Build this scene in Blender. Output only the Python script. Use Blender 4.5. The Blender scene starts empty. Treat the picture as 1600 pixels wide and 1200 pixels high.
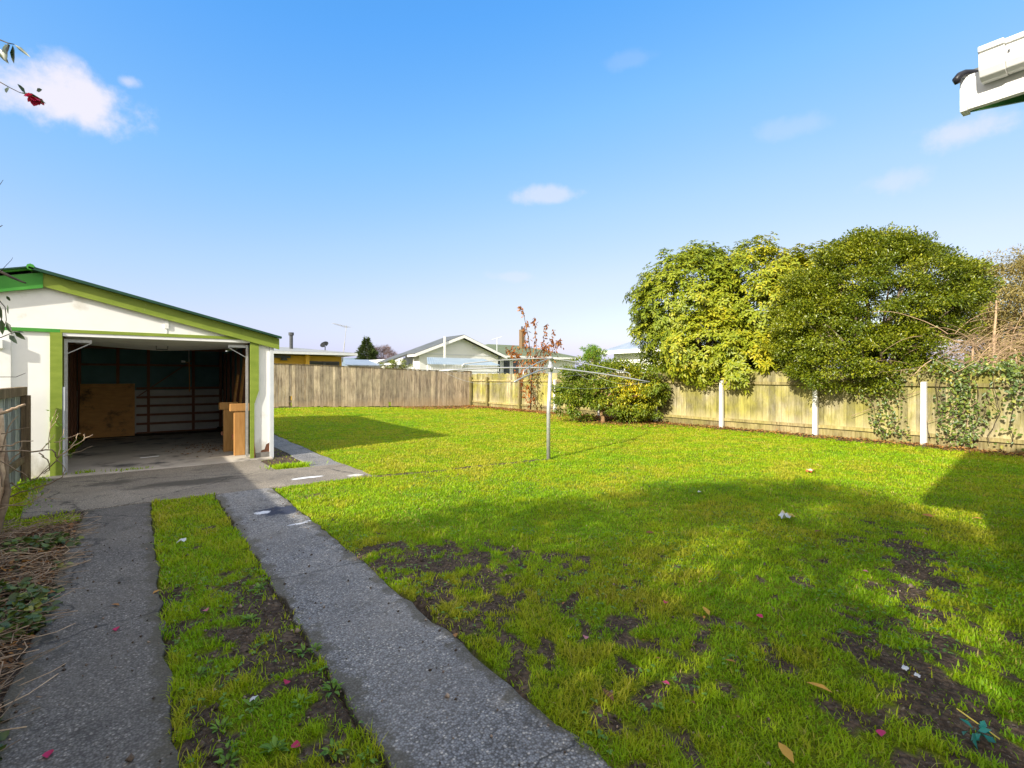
import bpy, math, random
import numpy as np
from mathutils import Vector, Matrix
random.seed(7); rng = np.random.default_rng(7)
R = math.radians
scene = bpy.context.scene
COL = scene.collection
# ------------------------------------------------------------------ frame of reference
# x runs along the garage front (to the right and away), y runs along the driveway (away)
CU, SU = 0.799, 0.602
F, HX, HY, CZ = 774.0, 800.0, 589.0, 1.5
def at_depth(px, py, Z):
    X = (px-HX)/F*Z
    return Vector((CU*X+SU*Z, -SU*X+CU*Z, CZ-(py-HY)/F*Z))
def on_ground(px, py, z=0.0):
    return at_depth(px, py, F*(CZ-z)/(py-HY))
def sstep(a, b, x):
    t = np.clip((np.asarray(x, float)-a)/(b-a), 0, 1); return t*t*(3-2*t)
_tab = rng.random((8, 256, 256))
def vn(x, y, s=0):
    x = np.asarray(x, float); y = np.asarray(y, float)
    xi = np.floor(x).astype(int); yi = np.floor(y).astype(int)
    fx = x-xi; fy = y-yi; fx = fx*fx*(3-2*fx); fy = fy*fy*(3-2*fy); T = _tab[s % 8]
    a = T[xi & 255, yi & 255]; b = T[(xi+1) & 255, yi & 255]; c = T[xi & 255, (yi+1) & 255]; d = T[(xi+1) & 255, (yi+1) & 255]
    return (a*(1-fx)+b*fx)*(1-fy)+(c*(1-fx)+d*fx)*fy
def fbm(x, y, s=0, o=4):
    t = 0; a = .5; n = 0
    for k in range(o):
        t = t+a*vn(np.asarray(x)*2**k+17.3*k, np.asarray(y)*2**k-9.1*k, s+k); n += a; a *= .55
    return t/n
def rise(x, y):
    return .25*sstep(12, 21, y)*(1-sstep(3.5, 13.5, x))
# ------------------------------------------------------------------ objects
def tag(o, label=None, cat=None, group=None, kind=None):
    if label: o['label'] = label
    if cat: o['category'] = cat
    if group: o['group'] = group
    if kind: o['kind'] = kind
    return o
def thing(name, label, cat, loc=(0, 0, 0), group=None):
    o = bpy.data.objects.new(name, None); COL.objects.link(o); o.location = loc; o.empty_display_size = .2
    return tag(o, label, cat, group)
class MB:
    def __init__(s): s.v = []; s.f = []; s.t = []; s.tint = 0.5
    def add(s, vs, fs):
        b = len(s.v); s.v += [tuple(p) for p in vs]; s.t += [s.tint]*len(vs)
        s.f += [tuple(i+b for i in q) for q in fs]; return s
    def box(s, x0, x1, y0, y1, z0, z1):
        return s.add([(x0,y0,z0),(x1,y0,z0),(x1,y1,z0),(x0,y1,z0),(x0,y0,z1),(x1,y0,z1),(x1,y1,z1),(x0,y1,z1)],
                     [(0,3,2,1),(4,5,6,7),(0,1,5,4),(1,2,6,5),(2,3,7,6),(3,0,4,7)])
    def bar(s, a, b, w, h, up=(0, 0, 1)):
        a = Vector(a); b = Vector(b); d = (b-a).normalized(); up = Vector(up)
        r = d.cross(up); r = r.normalized() if r.length > 1e-4 else Vector((1, 0, 0)); u = r.cross(d)
        vs = [p+r*i*w/2+u*j*h/2 for p in (a, b) for i, j in ((-1,-1),(1,-1),(1,1),(-1,1))]
        return s.add(vs, [(3,2,1,0),(4,5,6,7),(0,1,5,4),(1,2,6,5),(2,3,7,6),(3,0,4,7)])
    def tube(s, pts, rad, n=6, cap=True):
        pts = [Vector(p) for p in pts]; m = len(pts)
        if not hasattr(rad, '__len__'): rad = [rad]*m
        vs = []; prev = None
        for i, p in enumerate(pts):
            d = (pts[min(i+1, m-1)]-pts[max(i-1, 0)])
            d = d.normalized() if d.length > 1e-9 else Vector((0, 0, 1))
            r = d.cross(Vector((0, 0, 1)) if prev is None else prev)
            if prev is not None: r = prev-d*prev.dot(d)
            if r.length < 1e-4: r = d.cross(Vector((1, 0, 0)))
            r.normalize(); prev = r; q = d.cross(r)
            for k in range(n):
                a = 2*math.pi*k/n; vs.append(p+(r*math.cos(a)+q*math.sin(a))*rad[i])
        fs = [(i*n+k, i*n+(k+1) % n, (i+1)*n+(k+1) % n, (i+1)*n+k) for i in range(m-1) for k in range(n)]
        if cap: fs += [tuple(range(n))[::-1], tuple((m-1)*n+k for k in range(n))]
        return s.add(vs, fs)
    def prism(s, poly, d):          # poly: 3-D points of a flat outline, d: thickness vector
        n = len(poly); d = Vector(d); a = [Vector(p) for p in poly]
        return s.add(a+[p+d for p in a], [tuple(range(n))[::-1], tuple(range(n, 2*n))]+[(k, (k+1) % n, n+(k+1) % n, n+k) for k in range(n)])
    def build(s, name, m, parent=None, smooth=False, bevel=0):
        me = bpy.data.meshes.new(name); o = bpy.data.objects.new(name, me); COL.objects.link(o)
        off = Vector((0, 0, 0))
        if parent is not None:
            o.parent = parent; off = parent.location.copy(); q = parent.parent
            while q is not None: off = off+q.location; q = q.parent
        me.from_pydata([(p[0]-off.x, p[1]-off.y, p[2]-off.z) for p in s.v], [], s.f); me.materials.append(m)
        a = me.attributes.new('tint', 'FLOAT', 'POINT'); a.data.foreach_set('value', s.t)
        import bmesh
        b = bmesh.new(); b.from_mesh(me); bmesh.ops.recalc_face_normals(b, faces=b.faces); b.to_mesh(me); b.free()
        if smooth: me.polygons.foreach_set('use_smooth', [True]*len(me.polygons))
        if bevel:
            bv = o.modifiers.new('bevel', 'BEVEL'); bv.width = bevel; bv.segments = 2; bv.limit_method = 'ANGLE'
        return o
def npmesh(name, V, Fc, tint, m, parent=None, smooth=False, k=None):
    """V (n,3), Fc (m,k) faces as arrays, tint per vertex."""
    me = bpy.data.meshes.new(name); nf, k = Fc.shape
    V = np.asarray(V, np.float32)
    if parent is not None: V = V-np.array(parent.location, np.float32)
    me.vertices.add(len(V)); me.vertices.foreach_set('co', V.ravel())
    me.loops.add(nf*k); me.loops.foreach_set('vertex_index', Fc.astype(np.int32).ravel())
    me.polygons.add(nf); me.polygons.foreach_set('loop_start', np.arange(nf, dtype=np.int32)*k)
    me.polygons.foreach_set('loop_total', np.full(nf, k, np.int32))
    if smooth: me.polygons.foreach_set('use_smooth', np.ones(nf, bool))
    a = me.attributes.new('tint', 'FLOAT', 'POINT'); a.data.foreach_set('value', np.asarray(tint, np.float32))
    me.update(calc_edges=True); me.validate(); me.materials.append(m)
    o = bpy.data.objects.new(name, me); COL.objects.link(o)
    if parent is not None: o.parent = parent
    return o
def unit(a): return a/np.maximum(np.linalg.norm(a, axis=1, keepdims=True), 1e-9)
def leaves(name, P, D, N, L, W, tint, m, parent=None, fold=.25, droop=.15):
    """leaf-shaped blades: six points each, folded on the midrib and bent down at the tip"""
    n = len(P); D = unit(D); S = unit(np.cross(D, N)); N = np.cross(S, D); L = L[:, None]; W = W[:, None]
    down = np.array([0, 0, -1.0])
    base = P; mid = P+D*L*.5; tip = P+D*L+down*L*droop
    l1 = P+D*L*.38+S*W*.5+N*W*fold; r1 = P+D*L*.38-S*W*.5+N*W*fold
    l2 = P+D*L*.75+S*W*.34+N*W*fold*.6+down*L*droop*.5; r2 = P+D*L*.75-S*W*.34+N*W*fold*.6+down*L*droop*.5
    mid = P+D*L*.7+down*L*droop*.45
    V = np.stack([base, r1, r2, tip, l2, l1, mid], 1).reshape(-1, 3)
    i = np.arange(n)[:, None]*7
    Fc = np.concatenate([i+np.array([[0, 1, 2, 6]]), i+np.array([[6, 2, 3, 3]])[:, :4], i+np.array([[0, 6, 4, 5]]), i+np.array([[6, 3, 4, 4]])], 0)
    # the two tip faces are triangles: write them all as triangles instead
    T = np.concatenate([i+np.array([[0, 1, 2]]), i+np.array([[0, 2, 6]]), i+np.array([[6, 2, 3]]), i+np.array([[6, 3, 4]]), i+np.array([[0, 6, 4]]), i+np.array([[0, 4, 5]])], 0)
    return npmesh(name, V, T, np.repeat(tint, 7), m, parent)
def simple_leaves(name, P, D, N, L, W, tint, m, parent=None, fold=.3):
    n = len(P); D = unit(D); S = unit(np.cross(D, N)); N = np.cross(S, D); L = L[:, None]; W = W[:, None]
    V = np.stack([P, P+D*L*.5-S*W*.5+N*W*fold, P+D*L, P+D*L*.5+S*W*.5+N*W*fold], 1).reshape(-1, 3)
    i = np.arange(n)[:, None]*4
    T = np.concatenate([i+np.array([[0, 1, 2]]), i+np.array([[0, 2, 3]])], 0)
    return npmesh(name, V, T, np.repeat(tint, 4), m, parent)
# ------------------------------------------------------------------ materials
def nodes(name):
    m = bpy.data.materials.new(name); m.use_nodes = True; t = m.node_tree
    return m, t, t.nodes['Principled BSDF'], t.nodes['Material Output']
def c4(c): return (c[0], c[1], c[2], 1)
def coords(t, stretch=(1, 1, 1)):
    g = t.nodes.new('ShaderNodeNewGeometry'); mp = t.nodes.new('ShaderNodeMapping'); mp.inputs['Scale'].default_value = stretch
    t.links.new(g.outputs['Position'], mp.inputs['Vector']); return mp.outputs['Vector']
def noise(t, vec, scale, detail=4, rough=.55, dist=0):
    n = t.nodes.new('ShaderNodeTexNoise'); n.inputs['Scale'].default_value = scale; n.inputs['Detail'].default_value = detail
    n.inputs['Roughness'].default_value = rough; n.inputs['Distortion'].default_value = dist
    t.links.new(vec, n.inputs['Vector']); return n.outputs['Fac']
def ramp(t, fac, stops, interp='LINEAR'):
    r = t.nodes.new('ShaderNodeValToRGB'); r.color_ramp.interpolation = interp; e = r.color_ramp.elements
    while len(e) < len(stops): e.new(.5)
    for q, (p, c) in zip(e, stops): q.position = p; q.color = c4(c) if hasattr(c, '__len__') else (c, c, c, 1)
    t.links.new(fac, r.inputs['Fac']); return r.outputs['Color']
def mix(t, fac, a, b, mode='MIX'):
    n = t.nodes.new('ShaderNodeMix'); n.data_type = 'RGBA'; n.blend_type = mode
    for k, v in ((0, fac), (6, a), (7, b)):
        if hasattr(v, 'is_linked') or isinstance(v, bpy.types.NodeSocket): t.links.new(v, n.inputs[k])
        elif k == 0: n.inputs[0].default_value = v
        else: n.inputs[k].default_value = c4(v)
    return n.outputs[2]
def math_n(t, op, a, b=0.0, c=None):
    n = t.nodes.new('ShaderNodeMath'); n.operation = op
    for k, v in enumerate((a, b, c)):
        if v is None: continue
        if isinstance(v, bpy.types.NodeSocket): t.links.new(v, n.inputs[k])
        else: n.inputs[k].default_value = v
    return n.outputs[0]
def attr(t, name='tint'):
    a = t.nodes.new('ShaderNodeAttribute'); a.attribute_name = name; return a.outputs['Fac']
def bump(t, bsdf, h, strength=.3, dist=.01):
    b = t.nodes.new('ShaderNodeBump'); b.inputs['Strength'].default_value = strength; b.inputs['Distance'].default_value = dist
    t.links.new(h, b.inputs['Height']); t.links.new(b.outputs['Normal'], bsdf.inputs['Normal'])
def surf(name, stops, scale=6, detail=5, rough=.7, stretch=(1, 1, 1), bmp=.2, bscale=None, bdist=.004, spec=.3, metal=0, tint=None, stain=None):
    """general painted / timber / stone surface. tint: (dark, light) multipliers by the piece's own tint; stain: (colour, scale, low, high)"""
    m, t, b, o = nodes(name); v = coords(t, stretch)
    n = noise(t, v, scale, detail, .6); col = ramp(t, n, stops)
    if stain:
        sc, ss, lo, hi = stain
        col = mix(t, ramp(t, noise(t, coords(t), ss, 5, .65), [(lo, 0), (hi, 1)]), col, sc)
    if tint: col = mix(t, 1.0, col, ramp(t, attr(t), [(0, tint[0]), (1, tint[1])]), 'MULTIPLY')
    t.links.new(col, b.inputs['Base Color']); b.inputs['Roughness'].default_value = rough
    b.inputs['Specular IOR Level'].default_value = spec; b.inputs['Metallic'].default_value = metal
    if bmp: bump(t, b, noise(t, v, bscale or scale*4, 4), bmp, bdist)
    return m
def leafmat(name, stops, rough=.45, trans=.35, spec=.4):
    m, t, b, o = nodes(name); col = ramp(t, attr(t), stops)
    t.links.new(col, b.inputs['Base Color']); b.inputs['Roughness'].default_value = rough; b.inputs['Specular IOR Level'].default_value = spec
    tr = t.nodes.new('ShaderNodeBsdfTranslucent'); t.links.new(mix(t, 1.0, col, (1.0, 1.0, .5), 'MULTIPLY'), tr.inputs['Color'])
    mx = t.nodes.new('ShaderNodeMixShader'); mx.inputs[0].default_value = trans
    t.links.new(b.outputs[0], mx.inputs[1]); t.links.new(tr.outputs[0], mx.inputs[2]); t.links.new(mx.outputs[0], o.inputs['Surface'])
    return m
M = {}
M['white'] = surf('white_paint', [(.3, (.82, .815, .79)), (.7, (.88, .875, .85))], 3, 6, .55, bmp=.12, stain=((.60, .56, .48), 1.7, .60, .78))
def grime(m, col, z0, z1):
    t = m.node_tree; b = t.nodes['Principled BSDF']; src = b.inputs['Base Color'].links[0].from_socket
    sp = t.nodes.new('ShaderNodeSeparateXYZ'); t.links.new(coords(t), sp.inputs[0])
    h = math_n(t, 'SUBTRACT', sp.outputs[2], math_n(t, 'MULTIPLY', noise(t, coords(t, (1, 1, .35)), 7, 5, .65), .75))
    t.links.new(mix(t, ramp(t, math_n(t, 'ADD', h, .5), [(z0, .75), (z1, 0)]), src, col), b.inputs['Base Color'])
    nh = t.nodes.new('ShaderNodeTexVoronoi'); nh.inputs['Scale'].default_value = 3.4; nh.inputs['Randomness'].default_value = .25; t.links.new(coords(t, (1, .01, 1)), nh.inputs['Vector'])
    src = b.inputs['Base Color'].links[0].from_socket; t.links.new(mix(t, ramp(t, nh.outputs['Distance'], [(.018, .6), (.03, 0)]), src, (.42, .37, .30)), b.inputs['Base Color'])
grime(M['white'], (.36, .33, .26), .22, .48)
M['white_trim'] = surf('white_trim', [(.3, (.76, .76, .74)), (.7, (.84, .84, .82))], 9, 4, .45, bmp=.05)
M['lime'] = surf('lime_green_paint', [(.3, (.19, .265, .03)), (.7, (.265, .34, .05))], 4, 6, .5, (1, 1, 3), bmp=.1, stain=((.40, .40, .22), 9, .68, .78))
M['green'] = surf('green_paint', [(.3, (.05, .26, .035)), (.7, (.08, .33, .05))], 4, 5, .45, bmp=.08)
M['dkgreen'] = surf('dark_green_roof', [(.3, (.012, .05, .03)), (.7, (.02, .075, .045))], 5, 4, .5, bmp=.05)
M['bluegrey'] = surf('pale_grey_trim', [(.3, (.56, .59, .62)), (.7, (.66, .68, .70))], 5, 4, .5, bmp=.05)
M['lining'] = surf('dark_wall_lining', [(.3, (.10, .20, .20)), (.7, (.14, .26, .26))], 2.5, 4, .7, bmp=.05)
M['greylining'] = surf('grey_wall_sheet', [(.3, (.58, .56, .50)), (.7, (.70, .68, .62))], 3, 5, .8, bmp=.05)
M['stud'] = surf('brown_framing', [(.3, (.22, .09, .05)), (.7, (.30, .14, .08))], 8, 4, .75, (1, 1, .2), bmp=.1)
M['ply'] = surf('plywood', [(.3, (.55, .26, .07)), (.7, (.72, .38, .12))], 5, 5, .65, (1, 1, 4), bmp=.05, stain=((.045, .02, .01), 2.2, .57, .72))
M['pine'] = surf('sawn_timber', [(.3, (.44, .21, .06)), (.7, (.56, .30, .10))], 9, 5, .65, (3, 3, .4), bmp=.1)
M['metal'] = surf('galvanised_steel', [(.3, (.42, .42, .41)), (.7, (.58, .58, .57))], 16, 5, .42, bmp=.08, metal=.55, spec=.5)
M['darkmetal'] = surf('dark_metal', [(.3, (.05, .055, .06)), (.7, (.09, .095, .1))], 12, 3, .5, bmp=.05, metal=.3)
M['conc_post'] = surf('white_concrete', [(.3, (.62, .60, .55)), (.7, (.74, .72, .68))], 12, 6, .85, bmp=.3, stain=((.30, .29, .22), 5, .6, .74))
M['old_conc'] = surf('weathered_concrete', [(.3, (.12, .11, .10)), (.7, (.27, .255, .23))], 7, 6, .9, bmp=.5, stain=((.05, .05, .045), 5, .55, .66))
M['slab'] = surf('garage_floor_concrete', [(.3, (.40, .35, .29)), (.7, (.58, .52, .44))], 1.6, 7, .85, bmp=.2, stain=((.10, .095, .09), 1.5, .53, .68))
M['roofdark'] = surf('dark_roof_edge', [(.3, (.012, .012, .016)), (.7, (.025, .025, .03))], 12, 3, .4, bmp=.05)
M['brick'] = surf('chimney_brick', [(.3, (.15, .095, .05)), (.7, (.22, .145, .075))], 12, 4, .85, (1, 1, 4), bmp=.2)
M['bark'] = surf('bark', [(.3, (.13, .095, .065)), (.7, (.27, .21, .15))], 9, 6, .9, (1, 1, .4), bmp=.6, bdist=.01)
M['orange_bark'] = surf('warm_bark', [(.3, (.22, .13, .06)), (.7, (.38, .24, .12))], 9, 6, .9, (1, 1, .4), bmp=.6, bdist=.01)
M['twig'] = surf('twig_bark', [(.3, (.30, .20, .13)), (.7, (.62, .47, .31))], 12, 4, .85, bmp=.3, tint=(.35, 1.1))
M['darktwig'] = surf('dark_twig', [(.3, (.04, .03, .022)), (.7, (.09, .07, .05))], 12, 4, .85, bmp=.3)
M['vine'] = surf('dry_vine', [(.3, (.36, .23, .13)), (.7, (.62, .44, .28))], 8, 4, .85, bmp=.2, tint=(.4, 1.1))
def fence_mat(name, lo, hi, lichen, la, lb, dark, base=None):
    m, t, b, o = nodes(name); v = coords(t, (14, 14, 1.1)); n = noise(t, v, 1.6, 6, .65, .6)
    col = ramp(t, n, [(.28, dark), (.42, lo), (.66, hi)])
    big = noise(t, coords(t), 1.1, 5, .6); col = mix(t, ramp(t, big, [(la, 0), (lb, 1)]), col, lichen)
    fine = noise(t, coords(t, (40, 40, 2)), 2, 4); col = mix(t, .55, col, ramp(t, fine, [(.3, (.55, .53, .5)), (.65, (1, 1, 1))]), 'MULTIPLY')
    col = mix(t, 1.0, col, ramp(t, attr(t), [(0, (.55, .54, .54)), (1, (1.14, 1.1, 1.04))]), 'MULTIPLY')
    col = mix(t, 1.0, col, ramp(t, noise(t, coords(t, (2.2, 2.2, .9)), 2.6, 6, .7), [(.34, (.60, .60, .62)), (.58, (1, 1, 1))]), 'MULTIPLY')
    knots = t.nodes.new('ShaderNodeTexVoronoi'); knots.inputs['Scale'].default_value = 2.3; t.links.new(coords(t, (1.6, 1.6, 1)), knots.inputs['Vector'])
    col = mix(t, ramp(t, knots.outputs['Distance'], [(.03, .75), (.075, 0)]), col, dark)
    if base:      # rain splash stain along the foot of the palings
        sp = t.nodes.new('ShaderNodeSeparateXYZ'); t.links.new(coords(t), sp.inputs[0])
        hgt = math_n(t, 'ADD', sp.outputs[2], math_n(t, 'MULTIPLY', noise(t, coords(t, (1, 1, .3)), 3.5, 4), .6)); col = mix(t, ramp(t, hgt, [(.42, .65), (.85, 0)]), col, base)
    t.links.new(col, b.inputs['Base Color']); b.inputs['Roughness'].default_value = .9; b.inputs['Specular IOR Level'].default_value = .15
    bump(t, b, n, .5, .006); return m
M['fence_grey'] = fence_mat('weathered_grey_palings', (.46, .375, .27), (.76, .65, .49), (.62, .54, .38), .42, .70, (.17, .135, .09), (.50, .36, .20))
M['fence_lichen'] = fence_mat('lichened_palings', (.34, .30, .19), (.60, .545, .39), (.40, .375, .10), .34, .60, (.15, .125, .06), (.52, .44, .25))
M['fence_rail'] = fence_mat('lichened_rail', (.36, .29, .14), (.58, .50, .27), (.36, .33, .10), .4, .7, (.11, .09, .04))
M['fence_brown'] = fence_mat('brown_rail', (.24, .18, .11), (.42, .32, .2), (.24, .21, .10), .5, .8, (.07, .05, .03))
M['fence_teal'] = fence_mat('pale_teal_palings', (.42, .50, .47), (.62, .68, .63), (.48, .52, .44), .5, .8, (.12, .14, .13))
# leaves
M['rhodo'] = leafmat('broad_leaf', [(0, (.05, .10, .010)), (.45, (.17, .235, .015)), (.8, (.32, .355, .02)), (1, (.48, .43, .022))], .42, .3)
M['griselinia'] = leafmat('small_leaf', [(0, (.035, .075, .006)), (.4, (.10, .145, .008)), (.75, (.23, .26, .012)), (1, (.42, .40, .025))], .32, .25, .5)
M['citrus'] = leafmat('citrus_leaf', [(0, (.07, .13, .012)), (.5, (.16, .22, .015)), (.75, (.36, .36, .02)), (1, (.75, .58, .02))], .4, .3)
M['rust'] = leafmat('rust_leaf', [(0, (.16, .05, .016)), (.6, (.36, .12, .022)), (1, (.5, .22, .05))], .6, .3, .2)
M['olive'] = leafmat('wispy_leaf', [(0, (.16, .135, .05)), (.5, (.28, .235, .08)), (1, (.42, .33, .13))], .7, .3, .2)
M['conifer'] = leafmat('conifer_spray', [(0, (.03, .055, .018)), (1, (.09, .12, .035))], .7, .15, .2)
M['redtree'] = leafmat('bare_reddish_twigs', [(0, (.16, .10, .09)), (1, (.27, .17, .14))], .8, .1, .1)
M['ivy'] = leafmat('ivy_leaf', [(0, (.05, .085, .016)), (.5, (.09, .14, .022)), (.9, (.18, .23, .03)), (1, (.32, .30, .05))], .4, .2, .45)
M['camellia'] = leafmat('camellia_leaf', [(0, (.02, .05, .014)), (1, (.06, .10, .02))], .35, .2, .5)
M['petal'] = leafmat('pink_petal', [(0, (.55, .01, .09)), (.5, (.72, .06, .2)), (1, (.7, .3, .36))], .5, .35, .3)
M['deadleaf'] = leafmat('fallen_leaf', [(0, (.12, .06, .03)), (.5, (.34, .17, .07)), (.8, (.45, .22, .06)), (1, (.6, .36, .07))], .75, .15, .2)
M['grass'] = leafmat('grass_blade', [(0, (.22, .43, .006)), (.4, (.33, .51, .006)), (.72, (.42, .50, .010)), (.9, (.52, .49, .04)), (1, (.60, .50, .18))], .5, .45, .3)
M['weed'] = leafmat('weed_leaf', [(0, (.10, .22, .03)), (1, (.24, .40, .05))], .5, .3, .3)
# ------------------------------------------------------------------ ground cover functions
STRIPS = ((-.49, .12, -6.0, 7.32), (.77, 1.44, -6.0, 7.32))
def edge(a, b, x, w=.03): return sstep(a-w, a+w, x)*(1-sstep(b-w, b+w, x))
def paved(x, y):
    x = np.asarray(x, float); y = np.asarray(y, float)
    wob = (fbm(x*3, y*3, 2)-.5)*.12
    x = x+wob*.6; y = y+wob*.6
    p = np.zeros(np.broadcast(x, y).shape)
    for a, b, c, d in STRIPS: p = np.maximum(p, edge(a, b, x)*edge(c, d, y))
    p = np.maximum(p, edge(-1.0, 1.75, x)*edge(7.3, 16, y)); p = np.maximum(p, edge(1.5, 2.8, x)*edge(7.24, 8.5, y))
    p = np.maximum(p, edge(2.3, 2.79, x)*edge(8.2, 17.2, y))
    return p
def turf(x, y):
    """share of the ground that is grass, 0..1"""
    x = np.asarray(x, float); y = np.asarray(y, float)
    n = fbm(x*1.7, y*1.7, 1, 5); n2 = fbm(x*5.5, y*5.5, 3, 4)
    g = np.ones(np.broadcast(x, y).shape)
    # worn soil beside the drive and under the house corner, plus general small gaps
    def patch(cx, cy, rx, ry, a=0, s=1.0):
        ca, sa = math.cos(a), math.sin(a); dx = x-cx; dy = y-cy
        return s*np.exp(-(((dx*ca+dy*sa)/rx)**2+((-dx*sa+dy*ca)/ry)**2))
    wear = patch(1.72, 3.7, .30, 1.0)+patch(1.66, 2.4, .16, .6, 0, .6)+patch(2.35, 3.45, .5, .6, 0, .8)+patch(1.75, 6.6, .5, .35, 0, .75)
    wear = wear+patch(5.3, 1.45, 1.5, .5, .18, 1.0)+patch(4.0, .95, .7, .25, .1, .55)+patch(2.9, .55, .45, .25, 0, .85)+patch(2.6, .85, .3, .2, 0, .35)
    wear = wear+patch(3.3, 4.9, .6, .4, 0, .35)+patch(4.6, 5.7, .5, .25, 0, .35)+patch(5.9, 6.8, .3, .3, 0, .9)+patch(2.6, 10.2, .45, 1.8, 0, .5)
    line = np.exp(-((y-(7.12-.105*(x-2.9)))/.075)**2)*edge(2.8, 6.1, x, .2); wear = wear+line*.95
    wear = wear+patch(12.3, 11.0, 1.1, 1.3, 0, .7)
    n3 = fbm(x*12.5, y*12.5, 6, 3); q = .22*n+.40*n2+.38*n3; d = np.hypot(x, y)
    level = .50+.21-.135*sstep(6.5, 2.5, d)-.195*np.clip(wear, 0, 1.05)
    level = level-.22*line; g = sstep(-.06, .055, level-q)
    med = (x > .12) & (x < .77)
    lm = .50-.005+.16*sstep(3.9, 5.6, y)-.045*sstep(2.6, 1.4, y)-.05*sstep(.55, .75, x)*sstep(4.6, 3, y)
    g = np.where(med & (y < 7.4), sstep(-.06, .055, lm-q), g)
    bed = (x < -.44) & (y < 7.3)
    gb = sstep(.1, .4, 1-((x+.85)/.42)**2-((y-6.95)/.30)**2)
    g = np.where(bed, gb, g)
    # dirt between garage and path
    side = (x > 1.7) & (x < 2.32) & (y > 8.5) & (y < 16)
    g = np.where(side, sstep(9.25, 8.9, y)*.9, g)
    # litter strips along the fences
    lit = sstep(12.95, 13.45, x+(n2-.5)*.9)*(y > -2); lit = np.maximum(lit, sstep(21.3, 21.7, y+(n2-.5)*.5)); lit = np.maximum(lit, sstep(8.5, 12.5, x)*sstep(19.6, 20.6, y+(n2-.5)))
    lit = np.maximum(lit, np.exp(-((x-12.5)/1.0)**2-((y-11.2)/1.5)**2))
    g = g*(1-.92*np.clip(lit, 0, 1)*(x < 13.95)*(y < 21.95))
    return g*(1-paved(x, y)), lit
def height(x, y):
    p = paved(x, y); d = np.hypot(x, y)
    b = (fbm(x*.9, y*.9, 4, 4)-.5)*.05+(fbm(x*6, y*6, 5, 3)-.5)*.035
    return rise(x, y)+np.where(p > .5, -.05, 0.008+b*sstep(0, .6, np.minimum(1.0, d)))
# ground sheet
def axis(a, b, st, far):
    out = np.geomspace(st*2, far, 34)
    return np.concatenate([(a-out)[::-1], np.arange(a, b, st), b+out])
gx = axis(-2.2, 14.2, .065, 3000); gy = axis(-.6, 22.3, .065, 3000)
GX, GY = np.meshgrid(gx, gy, indexing='ij'); GZ = height(GX, GY)
GT, GL = turf(GX, GY)
nx, ny = len(gx), len(gy); ii = (np.arange(nx-1)[:, None]*ny+np.arange(ny-1)[None]).ravel()
Fq = np.stack([ii, ii+ny, ii+ny+1, ii+1], 1)
def ground_mat():
    m, t, b, o = nodes('soil_and_turf'); v = coords(t)
    n1 = noise(t, v, 9, 8, .68); n2 = noise(t, v, 55, 5, .6); n3 = noise(t, v, .7, 4)
    soil = ramp(t, n1, [(.3, (.075, .053, .038)), (.55, (.17, .122, .085)), (.75, (.30, .22, .15))])
    vo = t.nodes.new('ShaderNodeTexVoronoi'); vo.inputs['Scale'].default_value = 34; vo.inputs['Randomness'].default_value = 1; t.links.new(v, vo.inputs['Vector'])
    soil = mix(t, ramp(t, vo.outputs['Distance'], [(.25, 0), (.7, .6)]), soil, (.035, .025, .018)); soil = mix(t, ramp(t, n2, [(.60, 0), (.70, .9)]), soil, (.30, .25, .19))
    th = ramp(t, n2, [(.3, (.08, .12, .008)), (.55, (.17, .23, .01)), (.75, (.29, .29, .04))])
    th = mix(t, ramp(t, n3, [(.4, 0), (.65, .6)]), th, (.26, .26, .02))
    col = mix(t, ramp(t, attr(t), [(.25, 0), (.65, 1)]), soil, th)
    t.links.new(col, b.inputs['Base Color']); b.inputs['Roughness'].default_value = .95; b.inputs['Specular IOR Level'].default_value = .12
    h = math_n(t, 'SUBTRACT', math_n(t, 'ADD', n1, math_n(t, 'MULTIPLY', n2, .6)), math_n(t, 'MULTIPLY', vo.outputs['Distance'], .5)); bump(t, b, h, 1.0, .05); return m
g = npmesh('ground', np.stack([GX, GY, GZ], 2).reshape(-1, 3), Fq, GT.ravel(), ground_mat(), smooth=True); tag(g, kind='structure')
# grass blades
def scatter(fn, x0, x1, y0, y1, cell=.2):
    cx, cy = np.meshgrid(np.arange(x0, x1, cell), np.arange(y0, y1, cell), indexing='ij'); cx = cx.ravel(); cy = cy.ravel()
    n = rng.poisson(np.maximum(0, fn(cx+cell/2, cy+cell/2))*cell*cell)
    return np.repeat(cx, n)+rng.random(n.sum())*cell, np.repeat(cy, n)+rng.random(n.sum())*cell
def seen(x, y):
    return ((x > -.157*y-.9) & (y > .124*x-.9) & (SU*x+CU*y > .6))
def dens(x, y):
    d = np.maximum(2.4, np.hypot(x, y)); return np.where(seen(x, y) & (x < 13.85) & (y < 21.85), 16000*(2.4/d)**1.25, 0)
bx, by = scatter(dens, -2.2, 13.8, 0, 21.9)
tg, _ = turf(bx, by); keep = rng.random(len(bx)) < np.maximum(tg*1.05, .05*(paved(bx, by) < .3)*((bx > .1) & (bx < 13))); bx = bx[keep]; by = by[keep]
nb = len(bx); d = np.maximum(2.4, np.hypot(bx, by)); tuft = fbm(bx*7, by*7, 6, 3); big = fbm(bx*.8, by*.8, 7, 4); mid_ = fbm(bx*2.6, by*2.6, 0, 3)
H = (.013+.030*rng.random(nb)**1.7)*(.5+1.0*tuft)*(1+.35*sstep(.12, .0, bx-.12)) ; H *= np.where(d > 9, .85, .85+.25*(mid_-.3))
H *= np.where((bx > .12) & (bx < .77), 1.15, 1.0)
wid = (.0017+.0015*rng.random(nb))*(d/2.4)**.62
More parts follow.
